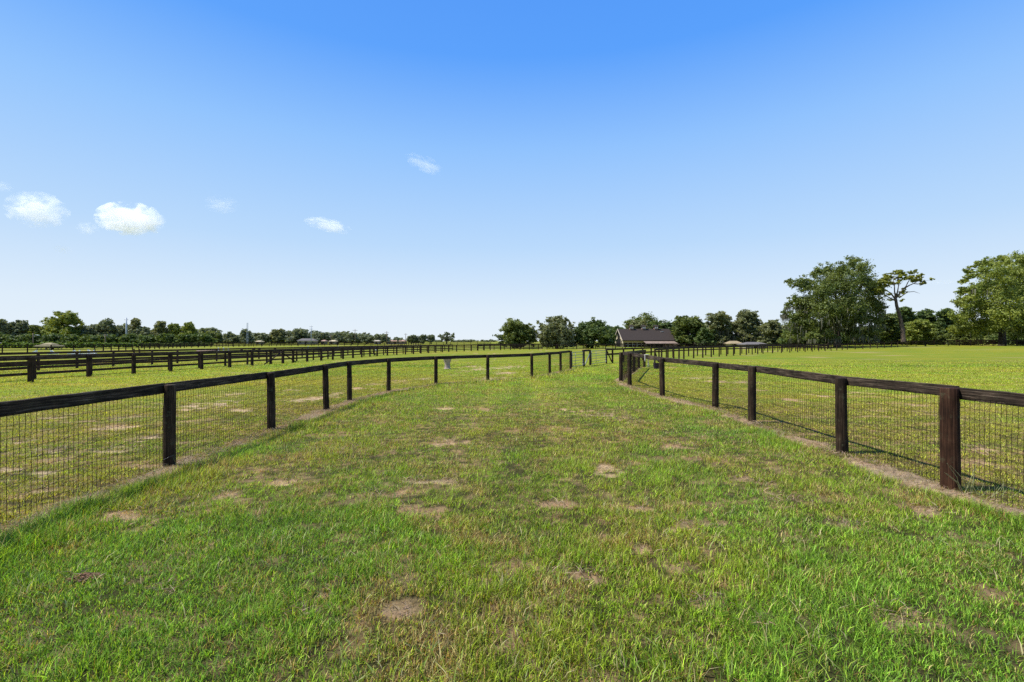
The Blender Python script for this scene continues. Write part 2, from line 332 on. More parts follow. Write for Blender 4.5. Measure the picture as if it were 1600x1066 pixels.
def grow():
    parts = []
    def sample(y0, y1, dens0, yref, powr, wmul, two):
        # rejection-free: choose y with weight width(y)*density(y)
        ys = np.linspace(y0, y1, 400); wd = 2.7 * ys + 3; de = dens0 * np.minimum(1, (yref / ys)) ** powr
        cdf = np.cumsum(wd * de); n = int(cdf[-1] * (ys[1] - ys[0])); cdf = cdf / cdf[-1]
        # tufts: a centre each, blades fanned around it, a share of blades stand alone
        nt_ = n // 11; ty = np.interp(RNG.random(nt_), cdf, ys); tx = (RNG.random(nt_) - .5) * (2.7 * ty + 3); ts = RNG.gamma(2.2, .5, nt_); tt = RNG.normal(0, 1, nt_)
        ti = RNG.integers(0, nt_, n); sc_t = .016 + .0045 * ty[ti]
        ox = RNG.normal(0, 1, n) * sc_t * ts[ti]; oy = RNG.normal(0, 1, n) * sc_t * ts[ti]
        lone = RNG.random(n) < .4; ox = np.where(lone, ox * 6, ox); oy = np.where(lone, oy * 6, oy)
        x = tx[ti] + ox; y = ty[ti] + oy; dirs = np.arctan2(oy, ox) + RNG.normal(0, .9, n); tone = tt[ti]
        ba, pa, st, ln, ed = fields(x, y)
        cl = .55 * fbm(x * 3.4, y * 3.4, 101, 4) + .45 * fbm(x * 9, y * 9, 141, 3)
        keep = RNG.random(n) > np.clip(ba * .80 + st * .72 + .55 * sstep(.42, .25, cl) * 0 + .74 * sstep(.49, .37, cl) * (1 - .45 * sstep(9, 14, y)) * (.6 + .8 * (fbm(x * .7, y * .7, 303, 3))), 0, .97)
        keep &= RNG.random(n) < 1 - sstep(30, 48, y + RNG.normal(0, 3, n))
        keep &= y > 1.1
        x, y, ba, pa, st, ln, ed, cl, dirs, tone = [k[keep] for k in (x, y, ba, pa, st, ln, ed, cl, dirs, tone)]; n = len(x)
        col, dr = gcolor(x, y, ln)
        tall = fbm(x * 1.2, y * 1.2, 201, 3)
        h = np.where(ln, .042 + .05 * np.clip((tall - .4) * 2.4, 0, 1), .030 + .02 * tall) * RNG.uniform(.55, 1.35, n)
        lu = lushf(x, y) * ln; h = h * (1 + .25 * lu * (fbm(x * 2, y * 2, 777, 2) - .3)); h = h * (1 + 1.3 * ed); h = h * np.where(RNG.random(n) < .03, 1.6, 1)
        h = h * (1 + sstep(8, 30, y) * .5) * (1 - .5 * ba)
        w = (.0030 + .0042 * RNG.random(n) ** 1.5) * wmul(y)
        lean = np.clip(RNG.normal(.66, .26, n), .05, 1.)
        # blade colours: dead, pale and fresh blades side by side
        r = RNG.random(n); mt = fbm(x * 2.3 + 50, y * 2.3, 404, 4); pd = .13 + .26 * dr + .45 * st + .35 * ba + .55 * np.clip((mt - .515) * 4.5, 0, 1)
        pd = np.where(ln, pd, pd * .7 + .03)
        pd = pd * (1 - .55 * lu)
        straw = (C_STRAW * RNG.uniform(.4, 1.05, n)[:, None]) * np.where(RNG.random(n)[:, None] < .45, np.array((.62, .46, .40)), 1.)
        col = col * (RNG.uniform(.5, 1.85, n) * np.exp(tone * .22))[:, None]
        col = np.where((r < pd)[:, None], straw, col)
        yb = (r > .86); col = np.where(yb[:, None], col * .5 + np.array((.24, .30, .04)) * .8, col)
        q2 = RNG.random(n); col = col * np.array((1.22, 1.22, .95)) * np.where(q2 < .24, .38, np.where(q2 > .72, 1.5, 1.06))[:, None]  # a random share of blades darkened to stand in for gap shade
        return blades('g', x, y, h, w, lean, col, two, dirs)
    parts.append(sample(1.3, 5.2, 9500, 4, 1.0, lambda y: 1.0 + 0 * y, True))
    # coarse arching blades in loose clumps close by
    n = 30000; y = 1.6 + 8.5 * RNG.random(n) ** 1.1; x = (RNG.random(n) - .5) * (2.7 * y + 2); g_ = fbm(x * 1.5, y * 1.5, 611, 4)
    tx_ = np.round(x / .13 + vnoise(x * 3, y * 3, 8) * 2) * .13 + RNG.normal(0, .02, n); ba, pa, st, ln, ed = fields(x, y)
    k = (g_ > .47) & (ln) & (ba < .4) & (st < .4); k &= RNG.random(n) < sstep(.47, .62, g_) + .12; x, y, tx_ = x[k], y[k], tx_[k]; n = len(x)
    cc_ = np.array((.20, .27, .055)) * RNG.uniform(.55, 1.6, n)[:, None]; r_ = RNG.random(n)[:, None]; cc_ = np.where(r_ < .22, np.array((.50, .44, .22)) * RNG.uniform(.6, 1.1, n)[:, None], cc_); cc_ = np.where(r_ > .75, np.array((.09, .18, .02)), cc_)
    v_, f_, c_ = blades('c', x * .6 + tx_ * .4, y, RNG.uniform(.06, .135, n), RNG.uniform(.005, .0095, n), np.clip(RNG.normal(.72, .2, n), .2, 1.), cc_, True)
    parts.append((v_, f_, c_))
    parts.append(sample(5.2, 12, 9000, 4, 1.45, lambda y: (y / 5.2) ** .72 * 1.02, False))
    parts.append(sample(12, 46, 9000, 4, 1.62, lambda y: (y / 5.2) ** .80, False))
    off = 0; V = []; C = []; Q = []; Tt = []
    for v, fs, c in parts:
        for f in fs: (Q if f.shape[1] == 4 else Tt).append(f + off)
        V.append(v); C.append(c); off += len(v)
    me = np_mesh('grass', np.concatenate(V), Q + Tt, 0, np.concatenate(C), M_GRASS)
    tag(link('grass', me), 'short green and straw coloured pasture grass over the lane and paddocks', 'grass', kind='stuff')
    print('grass verts', off)
grow()
def straw_litter():
    xs = []; ys = []
    for pts, sd, o in ((A_pts, 1, .1), (B_pts, -1, .14)):
        for (x0, y0), (x1, y1) in zip(pts[:-1], pts[1:]):
            L = math.hypot(x1 - x0, y1 - y0); n = int(L * 330 * (1 if y0 < 16 else .4)); t = RNG.random(n)
            nx, ny = (y1 - y0) / L * sd, -(x1 - x0) / L * sd; u = o + RNG.normal(0, .10, n)
            xs.append(x0 + (x1 - x0) * t + nx * u); ys.append(y0 + (y1 - y0) * t + ny * u)
    for (gx, gy, rx, ry, pl) in PW:
        if gy < 12:
            n = int(110 * min(1.5, rx * 3)); xs.append(RNG.normal(gx, rx * .6, n)); ys.append(RNG.normal(gy, ry * .6, n))
    x = np.concatenate(xs); y = np.concatenate(ys); k = y > 1.2; x, y = x[k], y[k]; n = len(x)
    col = np.array((.34, .25, .16)) * RNG.uniform(.35, 1.35, n)[:, None] * np.array([1, 1, 1]) + RNG.uniform(-.02, .02, (n, 3)); col = np.clip(col, .02, 1)
    v, fs, c = blades('s', x, y, RNG.uniform(.04, .13, n), .0035 * (1 + y / 12), np.clip(RNG.normal(.98, .06, n), .7, 1.05), col, True)
    v[:, 2] += RNG.random(len(v)) * .01 + .012
    tag(link('dry_straw', np_mesh('dry_straw', v, fs, 0, c, M_GRASS)), 'dead brown straw and clippings lying under the fences', 'straw', kind='stuff')
straw_litter()

# ------------------------------------------------------------------ fences
def post_mesh(name, r, h, kind='round', mat=None):
    b = MB()
    if kind == 'round':
        n = 14; k = 9; hs = [-.25] + [h * i / k for i in range(0, k)] + [h - .012, h]
        rr = [r * 1.03] * 2 + [r * (1.03 - .06 * i / k) * random.uniform(.985, 1.015) for i in range(1, k)] + [r * .965, r * .90]
        bx = random.uniform(-.006, .006); by = random.uniform(-.006, .006)
        b.tube([(bx * math.sin(3 * z), by * math.sin(2.3 * z), z) for z in hs], rr, n, True, .012)
        return b.mesh(name, mat, True)
    b.beam((0, 0, -.2), (0, 0, h), r * 2, r * 2, 0, 1, up=(0, 1, 0)); return b.mesh(name, mat)
def resample(pts, sp):
    out = [pts[0]]; 
    for (x0, y0), (x1, y1) in zip(pts[:-1], pts[1:]):
        L = math.hypot(x1 - x0, y1 - y0); n = max(1, round(L / sp))
        out += [(x0 + (x1 - x0) * i / n, y0 + (y1 - y0) * i / n) for i in range(1, n + 1)]
    return out
def fence(name, label, group, pts, h, rails, side=1, r=.075, bh=.145, bt=.042, kind='round', pm=None, rm=None, bays=False, wire=None, over=0., special=None, rails_over=0.015, rad=None):
    """posts at pts; rails = list of top heights measured down from the post top"""
    pm = pm or M_POST; rm = rm or M_RAIL
    hs = h if hasattr(h, '__len__') else [h] * len(pts)
    x0, y0 = pts[0]; o = (x0, y0, T(x0, y0)); root = empty(name, o, label, 'fence', group)
    var = [post_mesh('post', r, 1.0, kind, pm) for _ in range(4)]
    protos = [None] * 4; tops = []
    for i, (x, y) in enumerate(pts):
        k = random.randrange(4); z = T(x, y); rr = (rad[i] / r if rad else random.uniform(.92, 1.08))
        me = var[k]
        if special and i in special: me = post_mesh('post', r, 1.0, kind, special[i][0])
        if protos[k] is None or (special and i in special):
            p = link('post', me, root); 
            if not (special and i in special): protos[k] = p
        else: p = protos[k].copy(); COL.objects.link(p); p.parent = root
        if special and i in special: p['label'] = special[i][1]
        p.location = (x - o[0], y - o[1], z - o[2]); p.scale = (rr, rr, hs[i]); p.rotation_euler = (random.gauss(0, .008), random.gauss(0, .008), random.uniform(0, 6.28) if kind == 'round' else math.atan2(*(lambda a, b: (b[1] - a[1], b[0] - a[0]))(pts[max(i - 1, 0)], pts[min(i + 1, len(pts) - 1)])))
        tops.append((x - o[0], y - o[1], z - o[2] + hs[i], rr * r))
    def offp(i, j, extra):
        a, b = tops[i], tops[j]; dx, dy = b[0] - a[0], b[1] - a[1]; L = math.hypot(dx, dy); nx, ny = -dy / L * side, dx / L * side
        return nx * extra, ny * extra
    for ri, drop in enumerate(rails):
        whole = MB()
        for i in range(len(tops) - 1):
            ex, ey = offp(i, i + 1, r * .80 + bt / 2)
            a, b = tops[i], tops[i + 1]; j = random.uniform(-.011, .011) if bays else 0
            dx, dy = (b[0] - a[0]), (b[1] - a[1]); L = math.hypot(dx, dy); ux, uy = dx / L * .005, dy / L * .005
            p0 = (a[0] + ex + ux, a[1] + ey + uy, a[2] - drop - bh / 2 + rails_over + j); p1 = (b[0] + ex - ux, b[1] + ey - uy, b[2] - drop - bh / 2 + rails_over + j)
            if bays:
                m = MB(); m.beam(p0, p1, bh * random.uniform(.96, 1.04), bt, .0035, 10, off=random.uniform(0, 30)); m.build('rail', rm, root)
            else: whole.beam(p0, p1, bh, bt, 0, 1, off=i * 1.7)
        if not bays: whole.build('rail', rm, root)
    if wire:
        i0, i1, vs, hz, wr = wire; wb = MB(); 
        V_ = []; F_ = []
        def wseg(p, q_, rw):
            p = np.array(p); q_ = np.array(q_); d = q_ - p; d = d / np.linalg.norm(d); a = np.cross(d, (0.3, .2, .9)); a /= np.linalg.norm(a); b = np.cross(d, a); k = len(V_)
            for c_ in (p, q_):
                for t in (0, 2.094, 4.189): V_.append(c_ + rw * (a * math.cos(t) + b * math.sin(t)))
            for t in range(3): F_.append((k + t, k + (t + 1) % 3, k + 3 + (t + 1) % 3, k + 3 + t))
        for i in range(i0, i1):
            a, b = tops[i], tops[i + 1]; L = math.hypot(b[0] - a[0], b[1] - a[1]); n = max(2, round(L / vs)); ex, ey = offp(i, i + 1, r * .80 + bt + .004 if False else r * .72)
            nh = int((1.16) / hz); rows = []
            bulge = random.uniform(-.03, .03); sag = random.uniform(.0, .02)
            far_ = (a[1] + o[1]) > 18
            for jh in range(nh + 1):
                zz = (a[2] - .03) if False else None; row = []
                for k in range(n + 1):
                    t = k / n; wv = math.sin(t * math.pi)
                    x = a[0] + (b[0] - a[0]) * t + ex; y = a[1] + (b[1] - a[1]) * t + ey
                    gz_ = T(x + o[0], y + o[1]) - o[2] + .02; zt = a[2] + (b[2] - a[2]) * t - .11
                    f = jh / nh; z = gz_ + (zt - gz_) * f - sag * wv * (1 - f) + random.gauss(0, .004) + .012 * math.sin(k * .21 + jh * 1.3) * wv
                    bl = bulge * wv * math.sin(f * math.pi); row.append((x + ex * bl / .06 + random.gauss(0, .002), y + ey * bl / .06 + random.gauss(0, .002), z))
                rows.append(row)
            for jh in range(nh + 1):
                step = 1 if not far_ else 3
                for k in range(0, n, step): wseg(rows[jh][k], rows[jh][min(k + step, n)], wr)
            for k in range(n + 1):
                step = 1 if not far_ else 3
                for jh in range(0, nh, step): wseg(rows[jh][k], rows[min(jh + step, nh)][k], wr)
        me = bpy.data.meshes.new('wire_mesh'); me.from_pydata([tuple(v) for v in V_], [], F_); me.materials.append(M_WIRE); me.update()
        link('wire_mesh', me, root)
    return root, tops, o
GA = 'wire mesh fences edging the grass lane'
fenA, topsA, oA = fence('wire_mesh_fence', 'curving dark timber fence with wire mesh along the left side of the grass lane', GA, A_pts, A_h, [0], 1, .083, .15, .045, bays=True, wire=(0, 12, .06, .116, .0027), rad=[.083, .083, .080, .083, .079, .078, .078, .080, .078, .078, .08, .08, .085])
fenB, topsB, oB = fence('wire_mesh_fence', 'dark timber fence with wire mesh and one reddish post, right of the lane', GA, B_pts, B_h, [0], -1, .09, .15, .045, bays=True, wire=(0, 11, .06, .116, .0027),
    special={2: (M_RED, 'thick reddish brown post, nearest on the right')}, rad=[.09, .09, .098, .088, .088, .088, .088, .088, .088, .085, .085, .09])
# blond wire twist on the near left post
t = MB(); t.tube([(-.084 + .0, -.03, .10), (-.03, -.088, .12), (.03, -.086, .15), (.08, -.03, .175)], .0022, 5); 
tw = t.build('wire_tie', M_GATE, fenA, (A_pts[2][0] - oA[0], A_pts[2][1] - oA[1], 0))

def braced(root, o, a, b, rr=.04, mat=None):
    m = MB(); m.tube([(a[0] - o[0], a[1] - o[1], a[2] - o[2]), (b[0] - o[0], b[1] - o[1], b[2] - o[2])], rr, 8); return m.build('brace', mat or M_DARK, root, smooth=True)
# --- gates
def gate(label, p0, p1, h=1.12, bars=5, group='tubular gates at the lane end'):
    L = math.hypot(p1[0] - p0[0], p1[1] - p0[1]); root = empty('farm_gate', (p0[0], p0[1], T(*p0)), label, 'gate', group, math.atan2(p1[1] - p0[1], p1[0] - p0[0]))
    f = MB(); z0, z1 = .14, h; a, b = .14, L - .14
    f.tube([(a, 0, z0), (a, 0, z1 - .05), (a + .05, 0, z1), (b - .05, 0, z1), (b, 0, z1 - .05), (b, 0, z0), (a, 0, z0)], .022, 8)
    f.build('frame', M_GATE, root, smooth=True)
    for i in range(1, bars):
        z = z0 + (z1 - z0) * i / bars; m = MB(); m.tube([(a, 0, z), (b, 0, z)], .017, 6); m.build('bar', M_GATE, root, smooth=True)
    m = MB(); m.tube([(a + (b - a) * .3, 0, z0), (a + (b - a) * .3, 0, z1)], .015, 6); m.build('upright', M_GATE, root, smooth=True)
    for z in (z0 + .15, z1 - .18):
        m = MB(); m.box((.07, 0, z), (.14, .03, .05)); m.build('hinge', M_WIRE, root)
    return root
gate('narrow grey tubular gate where the curving mesh fence ends, left of another', (4.05, 31.0), (5.24, 33.3))
gate('wider grey tubular gate across the lane end, below the dark oak', (6.05, 34.9), (8.0, 38.6))
# --- far side of the lane: short fence between the gates and the long one running right
f1, _, o1 = fence('post_and_rail_fence', 'short braced timber panel standing between the two tubular gates', 'post and rail fences beyond the lane', [(5.24, 33.3), (6.0, 34.9)], 1.25, [0], 1, .085, .15, .045)
braced(f1, o1, (5.32, 33.4, .1), (5.96, 34.8, .95), .035, M_GATE)
C_pts = [(8.0, 38.6), (8.77, 39.7)] + resample([(8.77, 39.7), (20.2, 55), (33, 67.5), (42.7, 76), (70, 101), (78, 112)], 2.5)[1:]
f2, _, o2 = fence('post_and_rail_fence', 'long dark rail fence running from the lane end toward the trees, farther of the two', 'post and rail fences beyond the lane', C_pts, 1.24, [0, .42], 1, .075, .15, .045, pm=M_DARK, rm=M_DARK)
braced(f2, o2, (8.08, 38.7, 1.05), (8.65, 39.5, .1), .05)
D_pts = resample([(12.1, 38.6), (18.2, 48.2), (37.5, 68)], 2.45) + resample([(37.5, 68), (70, 95)], 3.5)[1:] + resample([(70, 95), (89, 105), (98, 108)], 2.9)[1:]
f3, _, o3 = fence('post_and_rail_fence', 'long dark rail fence along the far side of the right paddock', 'post and rail fences beyond the lane', D_pts, 1.24, [0], -1, .075, .16, .045, pm=M_DARK, rm=M_DARK)
braced(f3, o3, (12.15, 38.7, 1.0), (12.75, 39.6, .1), .05)
fence('board_fence', 'three board fence at the far right below the spreading trees', 'board fences round the far paddocks', resample([(98.6, 108.4), (116, 104.5), (150, 101)], 2.1), 1.38, [0, .42, .84], -1, .075, .14, .04, pm=M_DARK, rm=M_DARK)
# line behind the big oak
fence('board_fence', 'board fence in shade close under the big oak and the leaning pine', 'board fences round the far paddocks', resample([(50, 92), (72, 112), (84, 121), (116, 122), (150, 121)], 3.0), 1.3, [0, .42, .84], -1, .07, .14, .04, pm=M_DARK, rm=M_DARK)
# --- left: three lines
L1 = [(-21.6, 15.6), (-21.8, 18.2)] + [G(a, b) for a, b in ((48, 597.2), (139, 589), (209, 584.5), (267, 580.6), (315, 577.3), (359, 574.4), (394, 571.8), (423, 569.6), (442, 568.2), (458, 567), (480, 565.4), (502, 563.6), (520, 562.3), (536, 561), (551.6, 559.7), (565.3, 558.6), (578, 557.5), (589.4, 556.6))]
L1 += resample([L1[-1], (-15.7, 62), (-13.8, 69), (-11, 79), (-4.5, 94), (8, 104), (20, 109), (40, 113)], 2.6)[1:]
fL1, _, oL1 = fence('post_and_rail_fence', 'long dark rail fence across the left field, nearest of the parallel lines', 'fence lines crossing the left field', L1, 1.16, [0], 1, .085, .14, .04, kind='square', pm=M_DARK, rm=M_RAIL)
for (a, b) in (((-19.3, 38.1, .95), (-19.7, 36.2, .05)), ((-19.3, 38.1, .95), (-19.0, 40.0, .05)), ((-18.7, 44.4, .2), (-18.2, 47, .75)), ((-17.0, 57.3, .1), (-17.3, 54.5, .7))): braced(fL1, oL1, a, b, .05)
L2 = [(-24.2, 17.5), (-24.0, 20.3), G(54, 592.5)] + [(-23.5, 25.4), (-23.2, 27.9), (-22.3, 29.6), (-22.0, 32.0), (-21.8, 34.6), (-21.4, 36.8), (-20.9, 38.8), (-20.2, 42.7)]
L2 += resample([L2[-1], (-18.9, 54), (-17.5, 62), (-15.4, 70), (-12.5, 80), (-6, 95.5), (7, 106)], 2.9)[1:]
fence('board_fence', 'four board brown fence close behind the nearest left rail fence', 'fence lines crossing the left field', L2, 1.18, [0, .29, .55, .85], 1, .07, .13, .035, pm=M_BROWN, rm=M_BROWN)
L3 = [(-32.5, 20), (-31.5, 24.5), (-30.6, 29.4), (-30.2, 31.6), (-29.8, 34), (-29.1, 36.8), (-28.6, 38.9), (-27.9, 43), (-26.8, 48.2), (-24.9, 54)]
L3 += resample([L3[-1], (-22, 66), (-18, 78), (-12, 92)], 3.2)[1:]
fence('board_fence', 'three board brown fence, third line back across the left field', 'fence lines crossing the left field', L3, 1.18, [0, .36, .74], 1, .075, .15, .04, pm=M_BROWN, rm=M_BROWN)
L4 = resample([(-100, 70), (-84, 75), (-77, 84), (-82, 100), (-90, 125), (-88, 155), (-70, 176), (-43, 172), (-30, 150)], 2.6)
fence('post_and_rail_fence', 'distant rail fence around the far left riding field in front of the hedge', 'fence lines crossing the left field', L4[:98], 1.25, [0, .45, .8], 1, .08, .13, .04, kind='square', pm=M_DARK, rm=M_DARK)
L5 = resample([(-96, 118), (-100, 148), (-96, 175), (-66, 205), (-10, 215)], 3.2)
fence('board_fence', 'dark board fence at the far edge of the field below the houses', 'fence lines crossing the left field', L5[:98], 1.4, [0, .45, .9], 1, .09, .16, .04, kind='square', pm=M_DARK, rm=M_DARK)
# central paddock back fence behind rail (low, at y 545)
fence('board_fence', 'dark board fence passing in front of the three round oaks and the barn', 'board fences round the far paddocks', resample([(-8, 108), (10, 112), (36, 118), (60, 128)], 2.8), 1.25, [0, .4, .8], 1, .07, .15, .04, pm=M_DARK, rm=M_DARK)

# ------------------------------------------------------------------ small things near the fences
def lathe(prof, n=20, cx=0, cy=0):
    b = MB(); b.tube([(cx, cy, z) for r, z in prof], [r for r, z in prof], n, True, .0); return b
tx, ty = G(699, 576.5)
tub = empty('stump_planter', (tx, ty, T(tx, ty)), 'pale pinkish stone planter flaring upward, standing alone in the left paddock', 'planter')
M_STONE = plain('weathered_stone', (.38, .29, .25), .9, .3, 6)
lathe([(.20, -.02), (.205, .05), (.185, .10), (.18, .28), (.20, .42), (.26, .60), (.33, .78), (.35, .82), (.35, .86), (.31, .86), (.27, .74)], 18).build('bowl', M_STONE, tub, smooth=True)
lathe([(.235, -.03), (.235, .045), (.21, .06)], 18).build('foot', M_STONE, tub, smooth=True)
# white rope draped over the right fence rail between posts E and F
def on_line(p, q_, t): return (p[0] + (q_[0] - p[0]) * t, p[1] + (q_[1] - p[1]) * t)
rx_, ry_ = on_line(B_pts[6], B_pts[7], .46)
rope = MB()
for k in range(4):
    dx = random.uniform(-.04, .04); pts = []
    for i in range(14):
        u = i / 13; zz = 1.40 - abs(u - .35) * .8 * random.uniform(.9, 1.0) + (0.02 if .3 < u < .4 else 0)
        pts.append((math.copysign(.07, u - .35) + .04 * math.sin(u * 5 + k) * u, dx + .05 * math.sin(u * 4 + k * 1.7) * u, zz))
    rope.tube(pts, .0075, 6)
ob = rope.build('rope', plain('white_rope', (.60, .58, .50), .9, .2, 20), None, (rx_ + .05, ry_, T(rx_, ry_) - .0), True)
tag(ob, 'loose white rope hanging in strands over the rail of the right fence', 'rope')
bx_, by_ = on_line(B_pts[6], B_pts[7], .13)
bk = empty('feed_bucket', (bx_ - .03, by_, T(bx_, by_) + .93), 'dark purple bucket hanging behind the rail beside the white rope', 'bucket')
lathe([(.11, 0), (.115, .01), (.14, .24), (.147, .25), (.135, .25), (.11, .03)], 18).build('pail', plain('purple_plastic', (.045, .025, .06), .4, .2, 6), bk, smooth=True)
bk.scale = (.8, .8, .8)
hm = MB(); hm.tube([(.14 * math.cos(t_), 0, .24 + .16 * math.sin(t_)) for t_ in np.linspace(0, math.pi, 11)], .004, 6); hm.build('handle', M_GATE, bk, smooth=True)
# pale weed stalks against the reddish post
w = MB(); cxw, cyw = 5.59, 5.66
for k in range(9):
    a0 = (cxw + random.uniform(-.02, .12), cyw - random.uniform(0, .05), T(5.6, 5.7)); d = random.uniform(-.30, .12); hh = random.uniform(.18, .42)
    w.tube([a0, (a0[0] + d * .4, a0[1] - .04, a0[2] + hh * .55), (a0[0] + d, a0[1] - .05, a0[2] + hh)], [.004, .003, .0015], 5)
for k in range(40):
    a0 = (cxw + random.uniform(.0, .8), cyw + random.uniform(-.18, .1), T(5.8, 5.6)); 
    w.tube([a0, (a0[0] + random.uniform(-.09, .09), a0[1] + random.uniform(-.05, .03), a0[2] + random.uniform(.06, .17))], [.0035, .001], 4)
tag(w.build('weed', plain('dry_weed', (.30, .31, .15), .8, .35, 9)), 'pale dry weed stalks leaning on the foot of the reddish post', 'weed')
# small heap of brown dirt in the near left grass
def dirt(px, py, r, label):
    gx, gy = G(px, py); b = MB()
    for i in range(70):
        a = random.uniform(0, 6.28); q_ = random.random() ** .6 * r; s = random.uniform(.006, .019); x = gx + q_ * math.cos(a) * 1.3; y = gy + q_ * math.sin(a) * .8
        zc = T(x, y) + s * .5 + max(0, (r - q_)) * .25
        ang = random.uniform(0, 3); b.tube([(x - s, y, zc), (x - s * .5, y, zc), (x + s * .5, y + s * .2, zc), (x + s, y, zc)], [s * .2, s * .85, s * .8, s * .2], 7, True, .2)
    tag(b.build('dirt_clods', plain('brown_dirt', (.15, .085, .05), .95, .4, 30), smooth=False), label, 'dirt')
dirt(135, 904, .10, 'small heap of brown dirt clods in the green grass at the near left')

# ------------------------------------------------------------------ trees
PAL = {'oak': ((.062, .092, .016), (.175, .205, .045)), 'light': ((.095, .140, .020), (.24, .27, .045)), 'dark': ((.044, .080, .017), (.135, .180, .042)),
       'grey': ((.095, .115, .042), (.235, .245, .110)), 'pine': ((.11, .14, .020), (.29, .30, .045)), 'far': ((.098, .128, .070), (.205, .23, .13)), 'bright': ((.085, .145, .018), (.17, .24, .035))}  # 'far' greens are paled and blued: distance haze put into the leaf colour
def leaves(lobes, s, per, pal, droop=0., origin=(0, 0, 0)):
    V = []; Cc = []; lo, hi = (np.array(c) for c in PAL[pal])
    for (cx, cy, cz, rx, ry, rz, dens) in lobes:
        area = 4 * rx * rz / s ** 2; n = int(per * area * dens)
        if n < 4: n = 4
        ncl = max(8, int(n / 40)); u = RNG.normal(size=(ncl, 3)); u /= np.linalg.norm(u, axis=1)[:, None]
        rr = RNG.uniform(.15, 1.02, ncl)[:, None]; cc = u * rr
        k = RNG.integers(0, ncl, n); off = RNG.normal(size=(n, 3)) * .15
        off[:, 2] *= .75
        p = cc[k] + off; nrm = u[k] * .8 + RNG.normal(size=(n, 3)) * .75 + np.array((0, 0, .35)); nrm /= np.linalg.norm(nrm, axis=1)[:, None]
        p = p * np.array((rx, ry, rz)) + np.array((cx, cy, cz))
        a = np.cross(nrm, RNG.normal(size=(n, 3))); a /= np.linalg.norm(a, axis=1)[:, None] + 1e-9; b = np.cross(nrm, a)
        sz = s * RNG.uniform(.5, 1.25, n)[:, None]
        v = np.stack([p - a * sz * .75, p - b * sz * .42, p + a * sz * .75, p + b * sz * .42], 1)
        tone = np.clip(RNG.normal(.5, .22, ncl)[k] + RNG.normal(0, .16, n) + RNG.normal(0, .15), 0, 1.2)[:, None]
        c = lo + (hi - lo) * tone; V.append(v.reshape(-1, 3)); Cc.append(np.repeat(c, 4, 0))
    V = np.concatenate(V) - np.array(origin); C = np.concatenate(Cc); n = len(V) // 4
    return V, [np.arange(n * 4).reshape(n, 4)], C
def crown_obj(root, lobes, s, per, pal, o, mat=None, name='crown'):
    v, f, c = leaves(lobes, s, per, pal, origin=o); return link(name, np_mesh(name, v, f, 4, c, mat or M_LEAF), root)
def limbs(root, o, base, lobes, r0, fork, mat, nl=14, name='trunk', lean=None):
    b = MB(); bx, by, bz = base; fz = fork; tops_ = sorted(lobes, key=lambda l: -l[3] * l[5])[:nl]
    cx = bx + (lean[0] if lean else 0); cy = by
    stem = [(bx, by, bz - .2), (bx, by, bz + .1), (bx + (cx - bx) * .5, by, bz + (fz - bz) * .55), (cx, cy, fz)]
    b.tube([tuple(np.array(p) - o) for p in stem], [r0 * 1.5, r0 * 1.15, r0 * .95, r0 * .8], 9, True, .05)
    for l in tops_:
        e = np.array((l[0], l[1], l[2] - l[5] * .1)); st = np.array((cx, cy, fz - .3)); midp = (st * .5 + e * .5) + np.array((random.uniform(-.3, .3) * l[3], random.uniform(-.2, .2), (e[2] - st[2]) * .12 - .05 * l[5]))
        b.tube([tuple(p - o) for p in (st, st * .7 + midp * .3, midp, midp * .4 + e * .6, e)], [r0 * .5, r0 * .42, r0 * .26, r0 * .16, r0 * .05], 6, True, .05)
        for q_ in range(3):
            t_ = np.array((random.uniform(-1, 1) * l[3] * .8, random.uniform(-1, 1) * l[4] * .8, random.uniform(-.2, .8) * l[5]))
            b.tube([tuple(p - o) for p in (midp, midp * .4 + (e + t_) * .6 + np.array((0, 0, .1)), e + t_)], [r0 * .16, r0 * .09, r0 * .025], 5)
    return b.build(name, mat, root, smooth=True)
